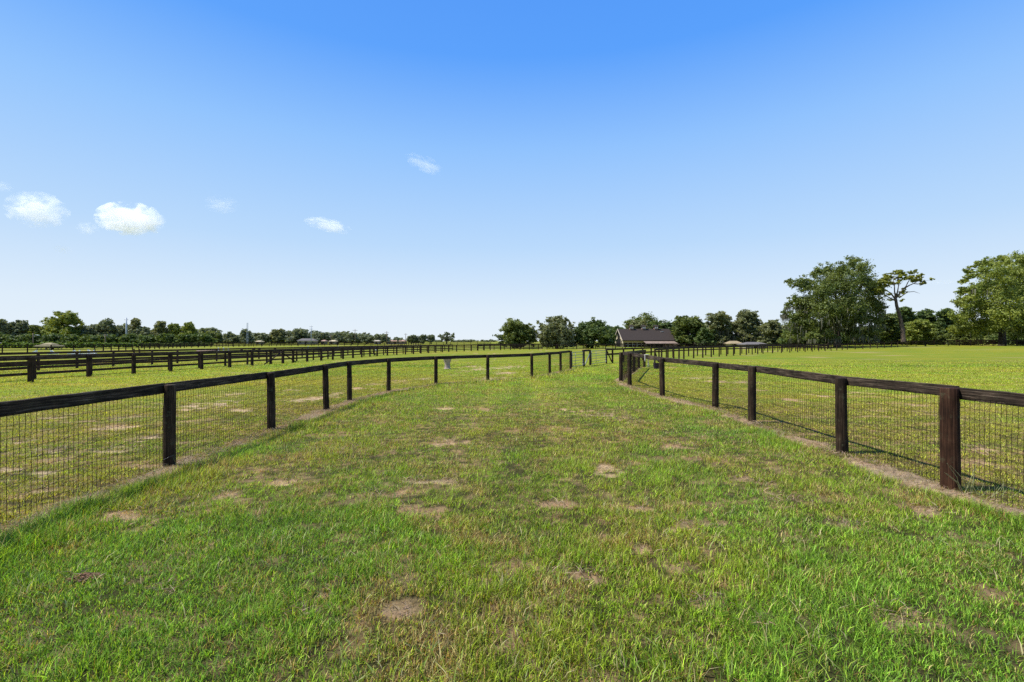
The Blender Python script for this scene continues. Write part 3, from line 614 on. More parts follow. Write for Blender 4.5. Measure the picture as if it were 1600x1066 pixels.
def tree(label, lobes_px, d, base_px, pal='oak', group=None, s_px=1.9, per=5., trunk_r=.35, fork_py=None, name='oak_tree', bark=None, cat='tree', moss=None, depthk=.9, lean=0, parts_dens=1., hw=None, airy=None):
    """lobes_px: (px, py, r_px[, ry_px]); depth spread is drawn at random inside the crown"""
    xs = [l[0] for l in lobes_px]; mid = (min(xs) + max(xs)) / 2; half = hw or max((max(xs) - min(xs)) / 2, 4)
    bx = X(base_px, d); gz_ = T(bx, d); root = empty(name, (bx, d, gz_), label, cat, group); o = np.array((bx, d, gz_))
    L = []
    for l in lobes_px:
        dn = parts_dens * (.78 if airy and l[1] < airy else 1)
        rx = l[2] * d / F * 1.17; rz = (l[3] if len(l) > 3 else l[2]) * d / F * 1.12; u = (l[0] - mid) / (half + 1)
        span = math.sqrt(max(0, 1 - min(1, abs(u)) ** 2)) * half * d / F * depthk
        copies = 1 if span < rx * .8 else 2
        for q_ in range(copies):
            dy = random.uniform(-span, span) if copies == 1 else (random.uniform(-span, -.1 * span) if q_ == 0 else random.uniform(0, span))
            dd = d + dy; L.append((X(l[0], dd) if True else 0, dd, Z(l[1], dd), rx, rx, rz, dn))
    s = s_px * d / F
    crown_obj(root, L, s, per * .95, pal, o)
    fk = Z(fork_py, d) if fork_py else gz_ + (min(l[2] for l in L) - gz_) * .8
    fk = max(fk, gz_ + .6)
    limbs(root, o, (bx, d, gz_), L, trunk_r, fk, bark or M_BARK, lean=(lean * d / F,) if lean else None)
    if moss:
        n = moss; low = [i for i, l in enumerate(L) if l[2] < np.median([q_[2] for q_ in L]) + .1]; k = RNG.choice(low, n); V = []; la = np.array([(l[0], l[1], l[2], l[3], l[5]) for l in L])[k]
        px_ = la[:, 0] + RNG.uniform(-.8, .8, n) * la[:, 3]; py_ = la[:, 1] + RNG.uniform(-1, .6, n) * la[:, 3]; pz = la[:, 2] - la[:, 4] * RNG.uniform(.2, .9, n)
        ln = RNG.uniform(.5, 2.0, n) * d / 110; ww = s * RNG.uniform(.5, 1., n); an = RNG.uniform(0, 3.14, n); dx, dy = np.cos(an) * ww / 2, np.sin(an) * ww / 2
        ln = np.minimum(ln, np.maximum(pz - gz_ - .8, .1))
        v = np.stack([np.stack([px_ - dx, py_ - dy, pz], -1), np.stack([px_ + dx, py_ + dy, pz], -1), np.stack([px_ + dx * .5, py_ + dy * .5, pz - ln * .7], -1), np.stack([px_, py_, pz - ln], -1)], 1).reshape(-1, 3) - o
        c = np.repeat(np.array((.13, .125, .085)) * RNG.uniform(.6, 1.4, n)[:, None], 4, 0)
        link('hanging_moss', np_mesh('hanging_moss', v, [np.arange(n * 4).reshape(n, 4)], 4, c, M_MOSS), root)
    return root
def dome(x0, x1, yt, yb, r=None, jag=.2, flat=1.):
    """lobes filling a rounded crown between px columns x0..x1, top row yt, bottom row yb"""
    w = (x1 - x0) / 2; h = yb - yt; cx = (x0 + x1) / 2; L = []; r = r or max(2.2, min(w, h) * .25)
    n = max(9, int(2.6 * w * h * 2 / (r * r * 3.14)))
    for i in range(n):
        for _ in range(20):
            u = random.uniform(-1, 1); v = random.uniform(0, 1)
            if v < (1 - abs(u) ** 3.2) ** .5: break
        rr = r * random.uniform(.6, 1.25); L.append((cx + u * (w - rr * .8), max(yb - v * h + rr * .2, yt + rr * .8) if v > .3 else yb - rr * .7 - v * h * .6, rr * (1 + .1 * flat), rr * .85))
    L += [(cx + u * (w - r), yt + r * .8 + abs(u) ** 2 * h * .35 + random.uniform(0, .9) * r, r * random.uniform(.7, 1)) for u in (-.6, -.3, 0, .3, .6)]
    return L
# big oak
OAK = [(1329,412,11),(1345,420,13),(1314,423,12),(1292,423,12),(1277,427,10),(1300,440,18),(1260,446,13),(1244,444,9),(1234,441,6),(1282,456,18),(1320,446,19),(1350,440,17),(1364,452,14),(1241,468,7),(1232,476,6),(1226,489,6),(1252,474,13),(1264,482,17),(1290,482,20),(1325,475,22),(1357,473,17),(1372,482,10),(1242,500,13),(1260,506,17),(1285,512,16),(1242,519,12),(1312,500,17),(1342,496,16),(1367,502,12),(1335,520,11),(1362,520,11),(1268,526,9),(1300,524,9)]
tree('largest spreading oak with hanging moss, left of the leaning pine', OAK, 116, 1308, 'oak', 'trees along the right horizon', 2.0, 5.2, .75, 505, moss=1100, airy=450)
PINE = []
for _i in range(60):
    _t = random.random(); _x = 1373 + 73 * _t; _top = 421 + 11 * ((_t - .52) / .52) ** 2 + (7 * max(0, _t - .7)); _th = 19 * (1 - _t) + 9
    _y = _top + 3 + random.random() ** 1.6 * _th; _r = random.uniform(3.4, 6.4) * (1.1 - .35 * _t); PINE.append((_x, _y, _r, _r * .72))
PINE += [(1408,457,6,4),(1412,453,4,3),(1404,461,4,3),(1384,461,5,3),(1380,466,4,3),(1402,470,4,3),(1412,462,4,3),(1378,450,5,4),(1388,470,4,3)]
def pine():
    d = 108; bx = X(1412, d); gz_ = T(bx, d); root = empty('pine_tree', (bx, d, gz_), 'tall leaning pine with bare trunk and flat open crown, right of the big oak', 'tree', 'trees along the right horizon'); o = np.array((bx, d, gz_))
    L = [(X(p[0], d), d + random.uniform(-1.6, 1.6), Z(p[1], d), p[2] * d / F, p[2] * d / F, p[3] * d / F, 1.1) for p in PINE]
    crown_obj(root, L, 1.6 * d / F, 8., 'pine', o)
    b = MB(); st = [(1412, 536), (1411.5, 533), (1410, 515), (1406, 495), (1401, 478), (1399, 464)]
    b.tube([tuple(np.array((X(p, d), d, Z(q_, d))) - o) for p, q_ in st], [.62, .50, .44, .38, .32, .26], 10, True, .05)
    def q3(p, q_, dy=0.): return np.array((X(p, d), d + dy, Z(q_, d)))
    mains = [((1399, 468), (1393, 458), (1384, 452), (1377, 441)), ((1399.5, 466), (1396, 456), (1394, 446), (1390, 436)), ((1400, 465), (1404, 455), (1407, 446), (1406, 434)), ((1400, 466), (1408, 456), (1416, 447), (1422, 436)), ((1412, 451), (1422, 446), (1430, 443), (1439, 439)), ((1399, 470), (1390, 466), (1384, 463), (1379, 459))]
    nodes = []
    for mi, mm in enumerate(mains):
        dy = random.uniform(-1.6, 1.6); pts = [q3(p, q_, dy * i / 3) for i, (p, q_) in enumerate(mm)]; nodes += pts[1:]
        b.tube([tuple(p - o) for p in pts], [.20, .13, .09, .04], 7, True, .05)
    for l in L:
        e = np.array(l[:3]); nn = min(nodes, key=lambda q_: np.linalg.norm(q_ - e) + (2 if q_[2] > e[2] else 0)); m_ = nn * .5 + e * .5 + np.array((random.uniform(-.25, .25), 0, -.2))
        b.tube([tuple(p - o) for p in (nn, m_, e)], [.05, .035, .015], 5, True, .05)
    b.tube([tuple(np.array((X(p, d), d - .5, Z(q_, d))) - o) for p, q_ in ((1402, 466), (1415, 457), (1425, 456), (1434, 459))], [.12, .08, .06, .02], 6)
    b.build('trunk', M_PINEBARK, root, smooth=True)
pine()
RT = [(1531,413,9,7),(1545,409,10,7),(1560,409,10,8),(1513,424,8,7),(1503,439,6,5),(1511,435,7,5),(1521,430,8,6),(1540,424,12,9),(1576,407,12,9),(1597,404,12),(1620,405,16),(1560,428,15),(1590,425,17),(1506,455,9,7),(1521,449,10,8),(1540,448,15),(1500,473,8),(1515,468,13),(1570,455,20),(1600,455,20),(1538,478,18),(1506,494,14),(1573,488,20),(1606,490,22),(1526,508,16),(1558,508,15),(1600,512,17),(1640,440,34),(1650,500,32),(1500,515,12)]
tree('tall spreading tree at the far right edge with layered crown', RT, 112, 1566, 'light', 'trees along the right horizon', 2.0, 5.2, .7, 508, name='oak_tree', moss=120, airy=440)
GR = 'trees along the right horizon'
SR = [  # x0,x1,ytop,ybot,depth,pal,label,s,per,moss
 (1392,1434,480,534,150,'dark','dark rounded tree right behind the leaning pine trunk'),(1426,1466,484,534,155,'dark','dark tree between the pine and the far right tree, left of two'),
 (1456,1500,482,534,150,'dark','dark tree touching the left edge of the far right tree'),(1408,1464,500,537,128,'light','low light green bushy tree right of the leaning pine trunk'),
 (1366,1408,490,536,132,'oak','bushy green tree between the big oak and the pine trunk'),(1184,1236,500,537,140,'grey','grey green tree touching the left side of the big oak'),
 (1140,1194,486,532,150,'grey','mossy tree with see-through branches, left of the grey green one by the oak'),(1098,1150,488,536,150,'grey','tall grey mossy oak in the middle of the row right of the barn'),
 (1046,1106,494,538,155,'oak','rounded oak just right of the barn roof'),(968,1052,492,532,205,'oak','broad domed tree rising behind the barn roof'),
 (936,978,508,538,175,'dark','dark tree behind the left gable of the barn'),(1218,1262,512,538,130,'dark','low dark bush under the left side of the big oak'),
 (1085,1120,512,539,148,'dark','low dark bush between two mossy trees right of the barn'),(1480,1530,508,537,125,'oak','bushy undergrowth tree under the far right tree'),(1560,1640,500,536,130,'dark','deep green tree behind the trunk of the far right tree')]
for (x0, x1, yt, yb, d, pal, lab) in SR:
    tree(lab, dome(x0, x1, yt, yb + 4), d, (x0 + x1) / 2, pal, GR, 1.9, 5., .35, moss=(500 if 'moss' in lab else None), name='oak_tree' if 'bush' not in lab else 'bushy_tree')
for x0 in list(range(975, 1380, 30)) + list(range(1380, 1640, 30)):
    tree('dark background tree closing the gaps behind the right tree row', dome(x0, x0 + 46, 502 + random.uniform(-5, 5), 542, r=6), 172, x0 + 21, random.choice(['dark', 'oak', 'grey']), 'background trees of the right tree row', 2.1, 4.5, .4, name='background_tree')
for x0 in range(1215, 1640, 26):
    tree('low dark bush in the undergrowth below the right trees', dome(x0, x0 + 36, 521 + random.uniform(-4, 3), 539, r=5), 134, x0 + 18, random.choice(['dark', 'oak']), 'undergrowth below the right trees', 2., 4.5, .15, name='undergrowth_bush')
GC = 'rounded oaks in the middle distance'
tree('rounded olive green oak, leftmost of the three in the middle', dome(773, 842, 499, 545), 114, 808, 'oak', GC, 2.0, 4.6, .4)
tree('tallest open crowned oak, middle one of the three beside the barn', [(871,499,10),(868,510,13),(858,515,12),(878,516,13),(886,524,13),(862,526,13),(850,522,10),(875,532,13),(857,533,11),(888,534,10),(858,500,6),(880,506,9),(892,508,6),(884,501,5),(846,508,4),(850,515,7),(866,512,9),(893,520,6),(856,522,9),(876,522,11),(888,528,9),(847,528,8),(864,532,9),(880,536,9),(850,537,7),(892,537,6),(841,503,3)], 112, 870, 'grey', GC, 1.9, 4.0, .4)
tree('dense dark green oak, rightmost of the three beside the barn', [(912,514,11),(905,524,10),(925,516,12),(915,530,12),(940,522,12),(920,507,6),(930,505,8),(940,508,7),(908,511,6),(902,518,6),(915,520,10),(935,518,11),(950,518,8),(955,526,7),(908,530,9),(925,532,11),(945,532,10),(957,534,6),(899,535,5)], 116, 925, 'dark', GC, 2.0, 5.5, .4)
# left horizon, one by one
GL = 'trees along the left horizon'
LT = [(-12,14,499,'far','dark tree at the left edge of the picture'),(8,30,503,'far','dark rounded tree second from the left edge'),(22,46,500,'far','dark tree with a pointed top, third from the left edge'),(40,70,508,'oak','low green tree left of the big broad crowned tree'),
 (64,136,487,'light','biggest broad crowned light green tree on the left horizon'),(122,152,509,'far','dark tree right of the broad crowned light tree'),(144,186,498,'far','umbrella topped tree left of the steel pole'),(172,200,509,'far','dark tree just left of the steel pole'),
 (200,224,497,'grey','thin tall pine right of the steel pole'),(190,242,511,'far','low dark tree in front of the thin pine'),(236,264,501,'grey','grey tall tree left of the yellow green trees'),(260,284,505,'light','yellow green tree, left one of a bright pair'),(280,309,503,'light','yellow green tree, right one of a bright pair'),
 (303,326,519,'oak','low green tree right of the bright yellow green pair'),(316,350,517,'oak','green tree left of the lattice mast, with flat top'),(344,374,518,'far','dark rounded tree just left of the lattice mast'),(373,397,514,'far','dark tree around the lattice mast'),
 (399,428,521,'far','low dark tree right of the lattice mast'),(418,449,514,'grey','grey topped tree left of the grey roofed house'),(443,488,513,'far','broad domed tree above the grey roofed house'),(484,521,519,'far','flat domed tree right of the grey roofed house'),
 (514,543,521,'far','dark tree between two poles in the far tree line'),(538,564,521,'far','dark tree at the thin pole in the far tree line'),(558,588,524,'far','low tree right of the thin pole in the far line'),(574,613,522,'far','broad low tree left of the next thin pole'),
 (609,634,527,'far','lowest tree in a dip of the far tree line'),(630,656,524,'far','dark low tree, third from the right end of the far line'),(651,671,523,'far','rounded far tree, second from the right end of the line'),(667,680,523,'far','small far tree at the right end of the line')]
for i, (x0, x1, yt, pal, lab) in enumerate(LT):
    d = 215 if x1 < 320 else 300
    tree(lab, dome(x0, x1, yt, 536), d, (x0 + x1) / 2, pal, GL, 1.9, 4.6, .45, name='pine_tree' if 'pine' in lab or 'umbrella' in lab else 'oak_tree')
bk_n = 0
for x0 in range(-40, 560, 34):
    d = 265 if x0 < 300 else 350; bk_n += 1
    yt = 507 if x0 < 190 else (511 if x0 < 310 else 520)
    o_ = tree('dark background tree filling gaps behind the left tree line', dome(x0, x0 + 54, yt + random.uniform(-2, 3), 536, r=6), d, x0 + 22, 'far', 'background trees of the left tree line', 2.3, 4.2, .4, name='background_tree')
for x0 in range(-30, 330, 30):
    tree('low dark undergrowth tree behind the clipped hedge', dome(x0, x0 + 40, 522 + random.uniform(-3, 2), 539, r=5), 175, x0 + 20, 'dark', 'undergrowth behind the hedge', 2., 4.5, .3, name='undergrowth_tree')
tree('lone round tree standing apart on the far horizon', [(698,522,4),(690,526,4),(706,526,4),(698,528,6),(691,531,3),(706,531,3),(686,525,2),(709,522,2)], 300, 698, 'far', GL, 1.5, 4.5, .45, 532)
for i, (x0, x1, yt, lab) in enumerate([(708, 735, 531, 'left'), (730, 775, 531.5, 'right'), (640, 700, 531, 'west')]):
    o_ = empty('far_woods', (X(x0, 900), 900, 0), {'left': 'thin strip of far woods right of the lone tree', 'right': 'thin strip of far woods left of the three oaks', 'west': 'thin strip of far woods behind the lone tree'}[lab], 'woods', 'far strips of woods')
    L = [(X(random.uniform(x0, x1), 900), 900 + random.uniform(-20, 20), random.uniform(1, 3), 6, 6, random.uniform(1.5, 3), 1) for _ in range(26)]
    crown_obj(o_, L, 1.8, 4., 'far', np.array((X(x0, 900), 900, 0)), name='foliage')
# hedge
def hedge(label, x0, x1, yt0, yt1, d0, d1):
    n = max(3, int((x1 - x0) / 3)); o = np.array((X(x0, d0), d0, 0.)); root = empty('clipped_hedge', tuple(o), label, 'hedge', 'clipped hedges below the left trees'); L = []
    for i in range(n + 1):
        t_ = i / n; d = d0 + (d1 - d0) * t_; px = x0 + (x1 - x0) * t_; zt = Z(yt0 + (yt1 - yt0) * t_, d)
        L.append((X(px, d), d, zt * .5, 3.4 * d / F, 1.0, zt * .55, 1.2))
    crown_obj(root, L, 1.6 * 120 / F, 11., 'bright', o, name='foliage')
    b = MB()
    for l in L[::2]: b.tube([(l[0] - o[0], l[1] - o[1], -.1), (l[0] - o[0] + .1, l[1] - o[1], l[2])], [.06, .03], 5)
    b.build('stems', M_BARK, root)
hedge('clipped dark hedge behind the open shelter, left of the gap', -60, 116, 535.4, 535, 118, 118)
hedge('long clipped hedge running right of the gap under the steel pole', 124, 330, 534.6, 536, 118, 165)

# ------------------------------------------------------------------ buildings
M_ROOFD = plain('dark_shingle', (.036, .028, .023), .85, .3, 2.2, 0, (1, 1, 6))
M_ROOFG = plain('grey_shingle', (.12, .11, .105), .85, .25, 2)
M_RUST = plain('rust_metal_roof', (.19, .14, .105), .7, .3, 1.2, 0, (4, .4, 1))
M_TAN = plain('tan_wall', (.42, .35, .23), .85, .15, 1.5)
M_PINK = plain('pinkish_wall', (.34, .22, .165), .85, .2, 1.5)
M_BLACK = plain('opening_shade', (.012, .010, .010), .9, .2, 3)  # near-black colour standing in for shade inside the barn openings
M_GLASS = plain('window_glass', (.04, .05, .06), .15, .1, 3)
def roofprism(b, x0, x1, y0, y1, ze, zr, th=.18, hip=0.):
    """gable roof slabs along x, ridge in the middle; hip shortens the ridge at both ends"""
    ym = (y0 + y1) / 2
    vs = [(x0, y0, ze), (x1, y0, ze), (x1, y1, ze), (x0, y1, ze), (x0 + hip, ym, zr), (x1 - hip, ym, zr)]
    lo = [(x, y, z - th) for x, y, z in vs]
    b.add(vs + lo, [(0, 1, 5, 4), (2, 3, 4, 5), (6, 10, 11, 7), (8, 11, 10, 9), (0, 6, 7, 1), (2, 8, 9, 3), (0, 4, 10, 6), (4, 3, 9, 10), (1, 7, 11, 5), (5, 11, 8, 2)] if not hip else
          [(0, 1, 5, 4), (2, 3, 4, 5), (3, 0, 4), (1, 2, 5), (0, 6, 7, 1), (1, 7, 8, 2), (2, 8, 9, 3), (3, 9, 6, 0), (6, 9, 8, 7)])
M_TRIM = plain('weathered_trim', (.42, .36, .29), .8, .2, 3)
def barn():
    d = 152.; w = 6.9; xl = X(972.5, d); xr = X(1056.5, d); y0, y1 = 0., 2 * w; Lx = xr - xl
    o = (xl, d, 0.); root = empty('horse_barn', o, 'long barn with dark shingle roof, three ridge cupolas and lower rusty lean-to', 'barn')
    zr = Z(514, d + w); ze = Z(532, d) + .05; wl, wr_ = .5, Lx - .5
    b = MB(); roofprism(b, 0, Lx, y0, y1, ze, zr, .2); rf = b.build('roof', M_ROOFD, root)
    b = MB()
    # walls with open bays: piers and a band
    b.box((Lx / 2, 1.0, ze - .45), (Lx - 1.0, .2, .75)); 
    for i in range(12): b.box((.6 + i * (Lx - 1.2) / 11, 1.0, (ze - .84) / 2), (.35, .19, ze - .86))
    b.box((Lx / 2, y1 - 1.0, ze / 2), (Lx - 1.0, .2, ze)); b.box((wr_, w, ze / 2), (.2, y1 - 2.2, ze - .02))
    # gable ends
    for xx in (wl, wr_):
        gx0, gx1 = xx - .1, xx + .1; vs = [(gx0, 1.0, ze - .1), (gx0, y1 - 1.0, ze - .1), (gx0, w, zr - .5), (gx1, 1.0, ze - .1), (gx1, y1 - 1.0, ze - .1), (gx1, w, zr - .5)]
        b.add(vs, [(0, 2, 1), (3, 4, 5), (0, 1, 4, 3), (1, 2, 5, 4), (2, 0, 3, 5)])
    for yy in (1.6, 4.4, 9.4, 12.2): b.box((wl, yy, (ze - .1) / 2), (.2, 1.6, ze - .12))
    b.build('wall', M_TAN, root)
    b = MB(); b.box((wl - .13, w, 1.3), (.06, 6.0, 2.6)); b.box((wl - .13, w, 3.7), (.06, 3.6, 2.1)); b.build('doorway_shade', M_BLACK, root)  # black panels painted as the shade inside the gable openings
    b = MB(); b.box((Lx / 2, 2.2, ze / 2 - .3), (Lx - 2, .1, ze - .7)); b.build('bay_shade', M_BLACK, root)  # black sheet in place of the shade behind the open bays
    for sgn, y_e in ((1, 0.), (-1, y1)):
        b = MB(); b.beam((-.04, y_e, ze - .12), (-.04, w, zr - .12), .32, .08); b.build('rake_board', M_TRIM, root)
    for i in range(9): 
        b = MB(); b.box((1.9 + i * (Lx * .42) / 9 * 1.0, .86, .75), (1.0, .05, .16)); b.build('stall_rail', M_WHITE, root)
    for px in (986.3, 1005.4, 1024.6):
        cx = X(px, d + w) - xl; c = MB(); c.box((cx, w, zr + .35), (1.3, 1.3, 1.1)); cu = c.build('cupola', M_PINK, rf)
        c = MB(); roofprism(c, cx - 1.0, cx + 1.0, w - 1.0, w + 1.0, zr + .9, zr + 1.45, .1, .9); c.build('cupola_roof', M_ROOFD, rf)
        for s_ in (-.32, .32): c = MB(); c.box((cx + s_, w - .68, zr + .45), (.36, .06, .6)); c.build('louvre', M_WHITE, rf)
    b = MB(); v = Vector((X(1034.7, d) - xl, 0, 0)); yy = (zr - Z(519.5, d + 4)) ; b.box((X(1034.7, d + 5) - xl, 5.0, ze + (zr - ze) * 5.0 / w + .08), (.9, .6, .1)); b.build('roof_vent', M_WHITE, rf)
    # lean-to on the right part of the front
    lx0 = X(1011, d - 4) - xl; lx1 = X(1061.5, d - 4) - xl; z1_ = ze - .25; z0_ = Z(537.8, d - 4)
    b = MB(); vs = [(lx0, -4, z0_), (lx1, -4, z0_), (lx1 - .3, .3, z1_), (lx0, .3, z1_)]; b.add(vs + [(x, y, z - .1) for x, y, z in vs], [(0, 1, 2, 3), (7, 6, 5, 4), (0, 4, 5, 1), (1, 5, 6, 2), (2, 6, 7, 3), (3, 7, 4, 0)]); b.build('lean_to_roof', M_RUST, root)
    b = MB()
    for i in range(7): b.box((lx0 + .4 + i * (lx1 - lx0 - .8) / 6, -3.7, z0_ / 2 - .06), (.16, .16, z0_ - .14))
    b.build('lean_to_posts', M_DARK, root)
    b = MB(); b.box((lx1 - 2.4, -3.2, .45), (4.2, .15, .9)); b.build('lean_to_wall', M_PINK, root)
barn()
def house(label, x0, x1, yr, ye, yb, d, wallm, roofm, cat='house', name='house', hip=True, group='low houses below the left tree line', nwin=3, dep=5.):
    xl, xr = X(x0, d), X(x1, d); Lx = xr - xl; root = empty(name, (xl, d, 0.), label, cat, group); ze, zr, zb = Z(ye, d), Z(yr, d), 0.
    b = MB(); roofprism(b, 0, Lx, 0, dep, ze, zr, .15, min(Lx * .25, dep * .5) if hip else 0); b.build('roof', roofm, root)
    b = MB(); b.box((Lx / 2, dep / 2, (ze - .16) / 2), (Lx - .8, dep - 1., ze - .16)); b.build('wall', wallm, root)
    for i in range(nwin):
        wx = Lx * (i + .6) / (nwin + .2); b = MB(); b.box((wx, .47, ze * .55), (min(1.3, Lx * .12), .06, ze * .38)); b.build('window', M_GLASS, root)
    b = MB(); b.box((Lx * .46, .47, ze * .38), (.95, .08, ze * .72)); b.build('door', M_DARK, root)
house('low house with wide grey hipped roof under the broad domed tree', 463, 493, 529, 532.5, 536, 285, M_TRIM, M_ROOFG)
house('pale walled house just right of the grey roofed one', 501, 508, 531.3, 533, 536, 285, M_TRIM, M_PINK, nwin=2)
house('small pale house left of the grey topped tree', 398, 407, 532.3, 533.8, 536, 280, M_TRIM, M_TAN, nwin=2)
house('small light roofed house in the trees, left of the thin pole', 513, 524, 531.5, 533.4, 536, 290, M_TRIM, M_TAN, nwin=2)
house('white roofed shed between two thin poles', 583, 593, 531.8, 533, 536, 290, M_TRIM, M_TRIM, nwin=1)
house('long low brown roofed house under the far tree line', 603, 634, 531.2, 533.2, 536, 295, M_TAN, M_PINK, nwin=4)
house('pale roofed house at the left edge behind the hedge', -60, -26, 532.3, 537, 541, 150, M_WHITE, M_ROOFG, nwin=3, dep=7)
house('low grey roofed shed right of the mossy trees', 1165, 1203, 534.6, 538.2, 543, 122, M_TAN, M_ROOFG, 'shed', 'field_shed', group='sheds among the right trees', nwin=3, dep=5)
house('tan roofed open shed left of the grey roofed shed', 1141, 1163, 532.8, 537.0, 541, 140, M_TAN, plain('tan_roof', (.25, .20, .12), .9, .2, 2), 'shed', 'field_shed', group='sheds among the right trees', nwin=2, dep=5)
house('small pale building glimpsed between the middle and dark oaks', 886, 900, 524, 528, 541, 160, M_WHITE, M_ROOFG, 'shed', 'field_shed', group=None, nwin=1, dep=5)
def pavilion():
    d = 104.; xl, xr = X(52, d), X(78, d); Lx = xr - xl; root = empty('open_shelter', (xl, d, 0.), 'small open shelter with mossy shingle roof before the hedge', 'shelter')
    b = MB(); roofprism(b, 0, Lx, 0, 3.6, Z(541, d), Z(535.6, d), .12, 1.3); b.build('roof', plain('mossy_shingle', (.22, .19, .11), .9, .3, 2), root)
    for x in (.5, Lx * .36, Lx * .66, Lx - .5):
        for y in (.4, 3.2): b = MB(); b.beam((x, y, -.1), (x, y, Z(541, d) - .02), .14, .14, up=(0, 1, 0)); b.build('leg', M_TAN, root)
    b = MB(); b.box((Lx / 2, 1.8, .42), (Lx * .5, .7, .06)); 
    for x in (.3, .7): b.box((Lx * x, 1.8, .2), (.08, .5, .4))
    b.build('bench', M_BROWN, root)
pavilion()
# ------------------------------------------------------------------ poles
def pole(label, px, yt, d, r, mat, arm=None, name='utility_pole', group='poles rising over the left tree line', lamp=False):
    x = X(px, d); h = Z(yt, d); root = empty(name, (x, d, T(x, d)), label, 'pole', group)
    b = MB(); b.tube([(0, 0, -.3), (0, 0, h * .5), (0, 0, h)], [r * 1.25, r, r * .75], 10); b.build('shaft', mat, root, smooth=True)
    if arm:
        for k, (z, L) in enumerate(arm):
            b = MB(); b.beam((-L / 2, 0, h - z), (L / 2, 0, h - z), .16, .12); b.build('crossarm', M_POLEWOOD, root)
            for s_ in (-.45, 0, .45): b = MB(); b.tube([(L * s_, 0, h - z + .08), (L * s_, 0, h - z + .3)], [.07, .05], 6); b.build('insulator', M_WHITE, root)
    if lamp:
        b = MB(); b.tube([(0, 0, h - .8), (.8, 0, h - .5), (1.4, 0, h - .55)], .05, 6); b.build('arm', M_STEEL, root)
        b = MB(); b.box((1.5, 0, h - .62), (.55, .25, .14)); b.build('lamp_head', M_WHITE, root)
    return root
pole('tall grey steel pole between the umbrella topped tree and the thin pine', 197.5, 496.5, 205, .32, M_STEEL, [(1.0, 1.6)])
pole('short wooden pole with a pale lamp above the open shelter', 51.8, 520.5, 130, .13, M_POLEWOOD, None, lamp=True)
pole('short wooden pole above the hedge left of the steel pole', 164.5, 522.5, 150, .13, M_POLEWOOD, [(.4, 1.4)])
pole('slim grey pole at the right end of the grey roofed house', 486.3, 508.5, 260, .20, M_STEEL, [(.8, 1.8), (2.2, 1.8)])
pole('wooden pole with crossarm rising from the dark tree in the far line', 554.8, 514.5, 285, .20, M_POLEWOOD, [(.8, 3.0)])
pole('wooden pole with crossarm above the broad low tree', 604.3, 517.5, 285, .20, M_POLEWOOD, [(.8, 2.8), (1.9, 2.2)])
pole('faint wooden pole above the lowest dip of the far tree line', 634, 521, 290, .18, M_POLEWOOD, [(.6, 2.2)])
pole('thin pole against the tree right of the grey roofed house', 517.2, 522.5, 280, .16, M_POLEWOOD, [(.5, 2.)])
def mast():
    d = 285.; x = X(387, d); h = Z(504.5, d); root = empty('lattice_mast', (x, d, 0), 'thin lattice mast rising above the left tree line', 'mast', 'poles rising over the left tree line')
    b = MB(); w_ = .55
    for sx, sy in ((-1, -1), (1, -1), (0, 1)): b.tube([(sx * w_, sy * w_, -.2), (sx * w_ * .5, sy * w_ * .5, h)], .09, 5)
    b.build('legs', M_STEEL, root); b = MB(); n = 14
    for i in range(n):
        z0, z1 = h * i / n, h * (i + 1) / n; k0, k1 = 1 - .5 * i / n, 1 - .5 * (i + 1) / n; s_ = 1 if i % 2 else -1
        b.tube([(-s_ * w_ * k0, -w_ * k0, z0), (s_ * w_ * k1, -w_ * k1, z1)], .05, 4); b.tube([(s_ * w_ * k0, -w_ * k0, z0), (0, w_ * k1, z1)], .05, 4)
    b.build('lattice', M_STEEL, root)
mast()
# ------------------------------------------------------------------ jump obstacles in the riding field
def jump(label, px, pyt, pyb, kind, col, group='riding jump standards in the left field'):
    gx, gy = G(px, pyb + 0.0); h = (pyb - pyt) * gy / F; root = empty('jump_standard', (gx, gy, T(gx, gy)), label, 'jump standard', group, random.uniform(-.15, .15))
    b = MB(); b.box((0, 0, h / 2), (.16, .12, h)); b.build('upright', col, root)
    b = MB(); b.box((0, 0, .05), (.16, 1.0, .10)); b.build('foot', col, root)
    s_ = -1 if kind == 'l' else 1
    if kind in 'lr':
        b = MB(); b.add([(s_ * .08, -.03, 0.02), (s_ * 1.15, -.03, 0.02), (s_ * .85, -.03, .18), (s_ * .08, -.03, h * .96), (s_ * .08, .03, 0.02), (s_ * 1.15, .03, .02), (s_ * .85, .03, .18), (s_ * .08, .03, h * .96)],
            [(0, 1, 2, 3), (7, 6, 5, 4), (0, 4, 5, 1), (1, 5, 6, 2), (2, 6, 7, 3), (3, 7, 4, 0)]); b.build('wing', col, root)
J = [(57.2, 547.3, 553.6, 'l', 'white winged jump standard just below the open shelter'), (80, 547.5, 553.6, 'r', 'white winged jump standard right of the shelter, wing to the right'), (117, 547, 553.4, 'l', 'white winged jump standard under the hedge gap'), (124.5, 547, 553.4, 'n', 'plain white jump upright right of the hedge gap'),
     (138, 546.5, 553.2, 'r', 'white winged jump standard, leaning wing, left of the plain short post'), (147, 547, 553, 'n', 'short plain white jump upright, last before the dark pair'),
     (341.5, 543.2, 550, 'n', 'white upright, leftmost of three below the low green trees'), (349.5, 543.4, 550.3, 'n', 'white upright, broad middle one of three below the low green trees'), (357, 544, 550.5, 'n', 'white upright, rightmost of three below the low green trees'),
     (481.5, 541, 548, 'n', 'white upright at the foot of the slim grey pole'), (497, 541.5, 547.5, 'n', 'white upright right of the slim grey pole'), (528.3, 540.8, 547.5, 'n', 'white upright over the rails below the two thin poles, left'),
     (566, 541.3, 547.5, 'n', 'white upright over the rails right of the first thin pole'), (587.5, 541.6, 547.5, 'n', 'white upright over the rails below the white roofed shed')]
